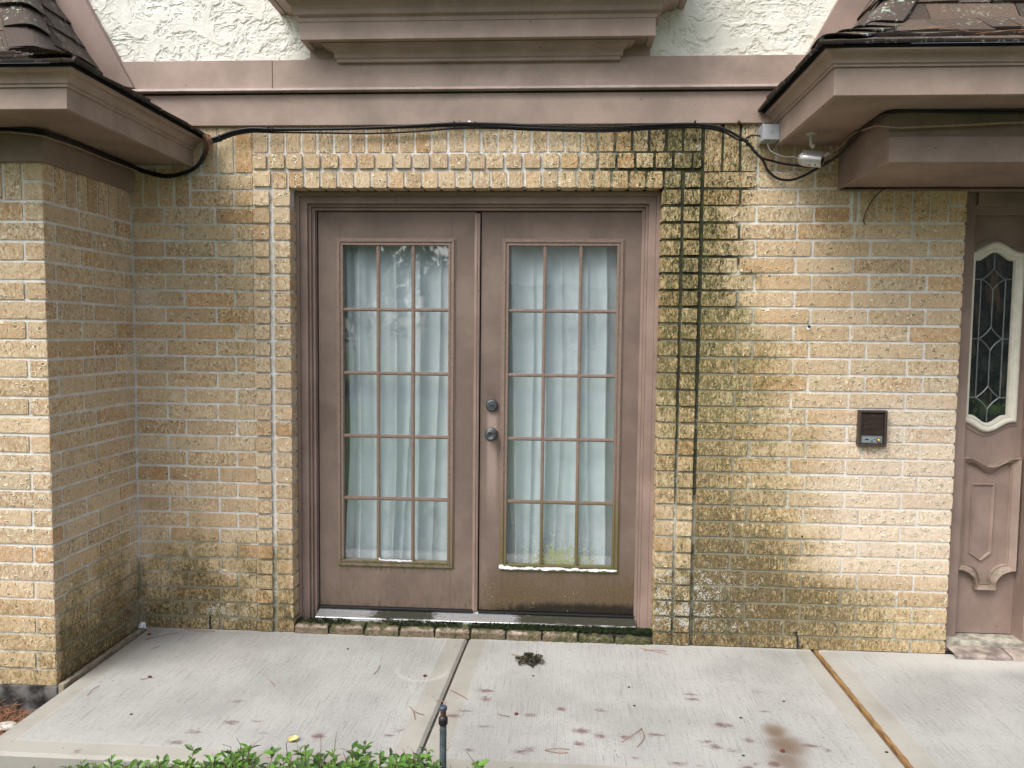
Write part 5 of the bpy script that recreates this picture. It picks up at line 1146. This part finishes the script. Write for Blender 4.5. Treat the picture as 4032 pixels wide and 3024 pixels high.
# ------------------------------------------------------------------ ground cover along the front of the slab
V, F, T = [], [], []; SV = MB()
def add_leaf(p, d, nrm, L, tint):
    d = d/np.linalg.norm(d); s = np.cross(d, nrm); s /= np.linalg.norm(s)+1e-9; up = np.cross(s, d)
    prof = [(0, 0.0), (0.22, 0.17), (0.5, 0.235), (0.78, 0.15), (1.0, 0.0)]
    n = len(V)
    for t, w in prof:
        c = p+d*L*t-up*L*0.14*t*t; V.extend([c-s*w*L+up*w*L*0.35, c, c+s*w*L+up*w*L*0.35])
    for i in range(4): a = n+i*3; F.extend([(a, a+1, a+4, a+3), (a+1, a+2, a+5, a+4)])
    T.extend([[tint]*3+[1]]*15)
def top_z(x): return float(np.interp(x, [-2.6, -2.0, -1.75, -1.5, -1.2, -0.95, -0.65, -0.39, -0.25, -0.15, 0.0, 0.6], [-0.10, -0.05, 0.0, 0.045, 0.10, 0.125, 0.150, 0.145, 0.10, 0.095, 0.03, -0.05]))
for _ in range(900):
    x = rng.uniform(-2.6, 0.45); y = rng.uniform(-1.62, -1.235); tz = top_z(x)+0.54*min(0.3, max(0, -1.30-y))*min(1, max(0, (top_z(x)+0.05)*8))
    h = tz-(-0.12)
    if h < 0.03: continue
    x0_, y0_ = x+rng.normal(0, 0.03), y+rng.normal(0, 0.03); lean = rng.normal(0, 0.035, 2); k = h*rng.uniform(0.72, 1.0)
    if y > -1.31: k *= 0.92
    pts = [np.array([x0_, y0_, -0.13]), np.array([x0_+lean[0]*0.4, y0_+lean[1]*0.4, -0.13+k*0.5]), np.array([x0_+lean[0], min(y0_+lean[1], -1.20), -0.13+k])]
    SV.tube(pts, [0.0016, 0.0013, 0.0009], 4, False)
    nl = int(5+k*26)
    for i in range(nl):
        t = 0.35+0.65*i/nl; q = pts[0]*(1-t)**2+2*t*(1-t)*pts[1]+t*t*pts[2]
        for sgn in (-1, 1):
            a = i*1.57+rng.normal(0, 0.4); d = np.array([math.cos(a)*sgn, math.sin(a)*sgn, rng.uniform(0.15, 0.9)])
            add_leaf(q, d, np.array([0.1, 0.05, 1.0])+rng.normal(0, 0.25, 3), rng.uniform(0.018, 0.044)*(1.0 if t < 0.95 else 0.8), float(np.clip(0.35*t+rng.normal(0.2, 0.25), 0, 1)))
for _ in range(26):
    x = rng.uniform(-1.5, -0.2); y = rng.uniform(-1.45, -1.27); SV.tube([(x, y, 0.0), (x+rng.normal(0, 0.01), y, top_z(x)+0.01), (x+rng.normal(0, 0.02), y+rng.normal(0, 0.01), top_z(x)+rng.uniform(0.02, 0.045))], [0.0013, 0.0011, 0.0007], 4, False)
hedge = empty('ground_cover', (-0.9, -1.5, -0.13)); tag(hedge, 'low glossy green creeping ground cover along the front edge of the slab', 'plants', None, 'stuff')
link('leaves', np_mesh('leaves', V, F, {'tint': np.array(T)}), leaf_mat('jasmine_leaf', (0.014, 0.045, 0.012), (0.115, 0.25, 0.03), 0.28), hedge)['kind'] = 'stuff'
SV.build('stems', simple('reddish_stem', (0.13, 0.055, 0.035), 0.7), hedge)['kind'] = 'stuff'

# ------------------------------------------------------------------ sprinkler riser
sp_ = empty('sprinkler_riser', (-0.336, -1.42, -0.13)); tag(sp_, 'grey plastic sprinkler riser pipe with a black nozzle standing at the slab edge', 'sprinkler')
mb = MB(); mb.tube([(-0.336, -1.42, -0.16), (-0.336, -1.42, 0.310)], 0.0107, 20); mb.build('pipe', MPIPE, sp_, smooth=False)
mb = MB(); mb.lathe([(0.0125, 0.303), (0.0145, 0.306), (0.0145, 0.322), (0.0125, 0.327), (0.0095, 0.330)], (-0.336, -1.42, 0), (0, 0, 1), 20); mb.build('collar', MDARK, sp_, bevel=0.0006)
mb = MB(); mb.lathe([(0.0090, 0.329), (0.0090, 0.350)], (-0.336, -1.42, 0), (0, 0, 1), 18); mb.build('nozzle', MBRNC, sp_)
mb = MB(); mb.lathe([(0.0085, 0.348), (0.0120, 0.350), (0.0125, 0.358), (0.0100, 0.362), (0.0070, 0.361), (0.001, 0.360)], (-0.336, -1.42, 0), (0, 0, 1), 20); mb.build('cap', simple('nozzle_cap', (0.05, 0.06, 0.09), 0.3), sp_)

# ------------------------------------------------------------------ litter on the slab
need = [((-1.92, -0.647), (-1.915, -0.742), 'left slab below the wing corner'), ((-0.789, -0.447), (-0.784, -0.348), 'left slab near the round white mark'), ((-1.225, -0.538), (-1.18, -0.596), 'middle of the left slab'), ((-0.434, -0.564), (-0.349, -0.643), 'dark joint, the longer of two beside the sprinkler'), ((-0.481, -0.66), (-0.433, -0.681), 'dark joint, the shorter of two beside the sprinkler'),
        ((-0.575, -0.723), (-0.534, -0.826), 'slab left of the sprinkler, pointing to the plants'), ((-0.555, -0.751), (-0.505, -0.786), 'slab left of the sprinkler, pointing to the joint'), ((-1.905, -0.263), (-1.882, -0.225), 'left slab near the inner corner'), ((-1.99, -0.166), (-1.875, -0.062), 'inner corner of the brick walls'), ((-1.785, -0.572), (-1.752, -0.565), 'left slab beside the red husk'),
        ((-0.024, -1.007), (0.065, -0.994), 'front of the middle slab, straight one of a pair'), ((-0.021, -1.01), (0.06, -1.017), 'front of the middle slab, lower one of a pair'), ((0.259, -0.928), (0.345, -0.822), 'middle slab, left arm of a V shape'), ((0.343, -0.822), (0.314, -0.958), 'middle slab, right arm of a V shape'), ((-0.213, -0.758), (-0.166, -0.774), 'middle slab, short and dark, beside a red husk'),
        ((0.416, -0.055), (0.547, -0.123), 'foot of the right brick pilaster, slanting'), ((0.437, -0.082), (0.541, -0.084), 'foot of the right brick pilaster, lying flat'), ((-1.86, -0.022), (-1.70, -0.03), 'left wall foot, long and reddish'), ((-2.05, -0.17), (-2.045, -0.52), 'wooden strip beside the brick wing')]
for (a, b_, w) in need:
    mx_, my_ = (a[0]+b_[0])/2+rng.normal(0, 0.008), (a[1]+b_[1])/2+rng.normal(0, 0.006)
    mb = MB(); mb.tube(bez([(a[0], a[1], 0.003), (mx_, my_, 0.004+rng.random()*0.004), (b_[0], b_[1], 0.003)], 5), 0.0013, 5)
    o = mb.build('pine_needle', MNEED, None, loc=(a[0], a[1], 0.0)); tag(o, 'dry brown pine needle on the '+w, 'pine needle', 'pine needles lying on the concrete')
red = [(-1.752, -0.551, 'left slab below the brick wing'), (-0.562, -0.443, 'left slab on the round white mark'), (-2.003, -0.096, 'left slab in the inner corner'), (-0.142, -0.749, 'middle slab right of the sprinkler'), (0.841, -0.945, 'brown stain of the middle slab')]
for x, y, w in red: rock((x, y, 0.004), 0.009, MRED, 'red_husk', 'dark red husk on the '+w, 'red husks on the concrete', 'husk', 0.6)
bits = [(0.335, -0.64, 'middle slab, centre, black'), (0.328, -0.475, 'middle slab, closer to the doors'), (0.959, -0.552, 'middle slab, left of the wooden strip'), (0.747, -0.707, 'middle slab above the brown stain'), (0.691, -0.984, 'middle slab front, below the brown stain'), (1.221, -0.92, 'middle slab front, touching the wooden strip'), (-0.086, -0.4, 'middle slab near the moss clump'), (-0.979, -0.185, 'left slab near the door sill'), (-1.653, -0.87, 'left slab, front part')]
for x, y, w in bits: rock((x, y, 0.002), 0.006, MBIT, 'debris_bit', 'small dark crumb on the '+w, 'dark crumbs on the concrete', 'debris', 0.45)
# yellow leaf
V2 = []; F2 = []
cx, cy = -0.955, -1.011
for i in range(7):
    t = i/6; w = 0.016*math.sin(math.pi*min(1, t*0.95+0.05))**0.7; x = cx-0.020+0.04*t
    V2 += [(x, cy-w, 0.004+0.010*t), (x, cy, 0.001+0.004*math.sin(t*3)), (x, cy+w, 0.010+0.006*t)]
for i in range(6): a = i*3; F2 += [(a, a+3, a+4, a+1), (a+1, a+4, a+5, a+2)]
o = link('yellow_leaf', np_mesh('yl', V2, F2), MYEL, None, loc=(cx, cy, 0)); s = o.modifiers.new('s', 'SOLIDIFY'); s.thickness = 0.0006; tag(o, 'small curled yellow leaf on the front of the left slab', 'leaf')
# moss clump with a twig
mc = empty('moss_clump', (-0.11, -0.255, 0)); tag(mc, 'clump of dark moss fallen on the concrete in front of the doors', 'moss')
V, F = [], []
for _ in range(480):
    a = rng.uniform(0, 2*math.pi); r = 0.055*math.sqrt(rng.random())*(0.6+0.5*math.cos(3*a+1)**2); x, y = -0.105+r*math.cos(a)*1.15, -0.25+r*math.sin(a)*1.2; z = 0.030*math.exp(-(r/0.045)**2)*rng.random()+0.003
    d = rng.normal(0, 1, 3); d[2] = abs(d[2]); d /= np.linalg.norm(d); q = np.cross(d, rng.normal(0, 1, 3)); q /= np.linalg.norm(q); s = 0.012; b0 = np.array([x, y, z]); n = len(V)
    V += [b0-q*s*0.5, b0+d*s*0.6-q*s*0.4, b0+d*s, b0+d*s*0.5+q*s*0.5]; F.append((n, n+1, n+2, n+3))
link('moss_tuft', np_mesh('mc', V, F), simple('drying_moss', (0.055, 0.050, 0.030), 0.95, var=0.55, nscale=90), mc)
tw = MB(); tw.tube([(-0.195, -0.205, 0.012), (-0.15, -0.235, 0.016), (-0.10, -0.262, 0.012), (-0.075, -0.285, 0.006)], [0.002, 0.004, 0.0035, 0.002], 6); tw.tube([(-0.14, -0.24, 0.015), (-0.16, -0.265, 0.010), (-0.175, -0.262, 0.006)], 0.002, 6)
tw.tube([(-0.075, -0.225, 0.02), (-0.05, -0.265, 0.02), (-0.055, -0.285, 0.006)], 0.0016, 6)
o = tw.build('twig', MDRY, None, loc=(-0.12, -0.25, 0)); tag(o, 'pale dry twig sticking out of the moss clump', 'twig')

# ------------------------------------------------------------------ needles on the roofs and at the end of the left eave
rn = [((2600+1570/1.545), 0)]
roofn = [((1.50, -0.86, 2.578), (1.66, -0.90, 2.561), 'right end of the entry roof edge, hanging over the edge'), ((1.34, -0.72, 2.650), (1.45, -0.80, 2.605), 'entry roof beside the hip'), ((1.62, -0.80, 2.60), (1.85, -0.86, 2.577), 'entry roof edge near the picture edge'), ((1.45, -0.845, 2.580), (1.75, -0.83, 2.588), 'lowest shingles of the entry roof'), ((1.70, -0.74, 2.636), (1.95, -0.80, 2.600), 'entry roof, upper right')]
for a, b_, w in roofn:
    mb = MB(); m_ = tuple((a[i]+b_[i])/2+(0.01 if i == 2 else 0) for i in range(3)); mb.tube(bez([a, m_, b_], 5), 0.0014, 5); o = mb.build('pine_needle', MNEED, None, loc=a); tag(o, 'orange pine needle on the '+w, 'pine needle', 'pine needles caught on the entry roof')
mb = MB()
for _ in range(46):
    a = np.array([-1.715+rng.normal(0, 0.006), -0.03-rng.random()*0.03, 2.448+rng.normal(0, 0.004)]); e = a+np.array([rng.uniform(-0.005, 0.055), -rng.random()*0.02, -rng.uniform(0.03, 0.10)]); m_ = (a+e)/2+np.array([0.014, -0.01, 0.012])
    mb.tube(bez([a, m_, e], 4), 0.0008, 4, False)
o = mb.build('needle_tuft', MNEED, None, loc=(-1.715, -0.04, 2.46)); tag(o, 'tuft of dry pine needles hanging at the wall end of the left eave', 'pine needles', None, 'stuff')
mb = MB()
for _ in range(60):
    t = rng.random(); a = np.array([-1.735-0.02*rng.random(), -0.05-0.55*t, 2.466+rng.normal(0, 0.003)]); an = rng.normal(0, 0.5); L = rng.uniform(0.03, 0.09); e = a+np.array([math.sin(an)*L*0.3, math.cos(an)*L, rng.normal(0.003, 0.006)])
    mb.tube([a, (a+e)/2+np.array([0, 0, 0.004]), e], 0.0009, 4, False)
o = mb.build('needle_litter', MNEED, None, loc=(-1.74, -0.3, 2.48)); tag(o, 'dry needle litter along the edge of the left roof', 'pine needles', None, 'stuff')

# ------------------------------------------------------------------ what the glass reflects: trees and a house across the street
def tree(x, y, h, cr, seed, label):
    r = np.random.default_rng(seed); root = empty('tree', (x, y, -0.13)); tag(root, label, 'tree', 'trees across the street')
    mb = MB(); mb.tube([(x, y, -0.15), (x+0.1, y, h*0.35), (x-0.1, y+0.1, h*0.75)], [0.22, 0.17, 0.07], 10)
    for i in range(9):
        z = h*(0.35+0.05*i); a = i*2.4; mb.tube([(x, y, z), (x+math.cos(a)*cr*0.5, y+math.sin(a)*cr*0.5, z+cr*0.35), (x+math.cos(a)*cr*0.85, y+math.sin(a)*cr*0.85, z+cr*0.5)], [0.07, 0.04, 0.015], 6)
    mb.build('trunk', simple('bark', (0.10, 0.075, 0.055), 0.9, bump=0.5), root)
    V, F, T = [], [], []
    cl = [(r.normal(0, 1, 3)) for _ in range(34)]
    for c in cl:
        c = c/np.linalg.norm(c)*r.uniform(0.35, 1.0); cc = np.array([x+c[0]*cr, y+c[1]*cr, h*0.54+c[2]*h*0.44]); rr_ = r.uniform(0.32, 0.50)*cr
        for _ in range(230):
            d = r.normal(0, 1, 3); d /= np.linalg.norm(d); p = cc+d*rr_*r.random()**0.5; q = np.cross(d, r.normal(0, 1, 3)); q /= np.linalg.norm(q); e = np.cross(q, r.normal(0, 1, 3)); e /= np.linalg.norm(e); s = 0.15; n = len(V)
            V += [p-q*s, p-e*s*0.6, p+q*s, p+e*s*0.6]; F.append((n, n+1, n+2, n+3)); T += [[r.random()]*3+[1]]*4
    link('crown', np_mesh('crown', V, F, {'tint': np.array(T)}), LEAFT, root)
LEAFT = leaf_mat('tree_leaf', (0.03, 0.06, 0.015), (0.10, 0.16, 0.04), 0.5)
tree(-13, -24, 11, 3.6, 1, 'tall broad tree farthest left as reflected in the left door leaf')
tree(-6.5, -21, 9, 2.8, 2, 'rounded tree in front of the house across the street')
tree(-19, -26, 12, 4.4, 5, 'dark broad tree beside the tall one at the far left across the street')
tree(5.5, -20, 7, 2.4, 6, 'small round tree near the kerb in front of the arched window')
tree(9, -25, 12, 3.8, 3, 'tall tree right of the house across the street')
tree(15, -22, 9, 3.0, 4, 'smaller tree farthest right across the street')
nb = empty('neighbour_house', (1, -31, -0.13)); tag(nb, 'pale beige house across the street with an arched window', 'house')
mb = MB(); mb.box(-6, 7, -38, -30, -0.13, 3.6); mb.build('wall', simple('beige_wall', (0.48, 0.38, 0.28), 0.9, var=0.1), nb)
mb = MB(); mb.add([(-6.6, -29.4, 3.6), (7.6, -29.4, 3.6), (7.6, -38.6, 3.6), (-6.6, -38.6, 3.6), (-3, -34, 6.4), (4, -34, 6.4)], [(0, 1, 5, 4), (1, 2, 5), (2, 3, 4, 5), (3, 0, 4), (0, 3, 2, 1)]); mb.build('roof', simple('dark_roof', (0.10, 0.09, 0.085), 0.9), nb)
mb = MB(); ap = [(0.4, 0.8), (0.4, 2.2)]+[(1.1-0.7*math.cos(a), 2.2+0.7*math.sin(a)) for a in np.linspace(0.2, math.pi-0.2, 9)]+[(1.8, 2.2), (1.8, 0.8)]; mb.prism_xz(ap, -29.95, -30.05); mb.build('arched_window', simple('white_frame', (0.7, 0.7, 0.7), 0.5), nb)
mb = MB(); mb.prism_xz([(1.1+(x-1.1)*0.82, 1.7+(z-1.7)*0.88) for x, z in ap], -29.90, -29.96); mb.build('window_glass', MLENS, nb)
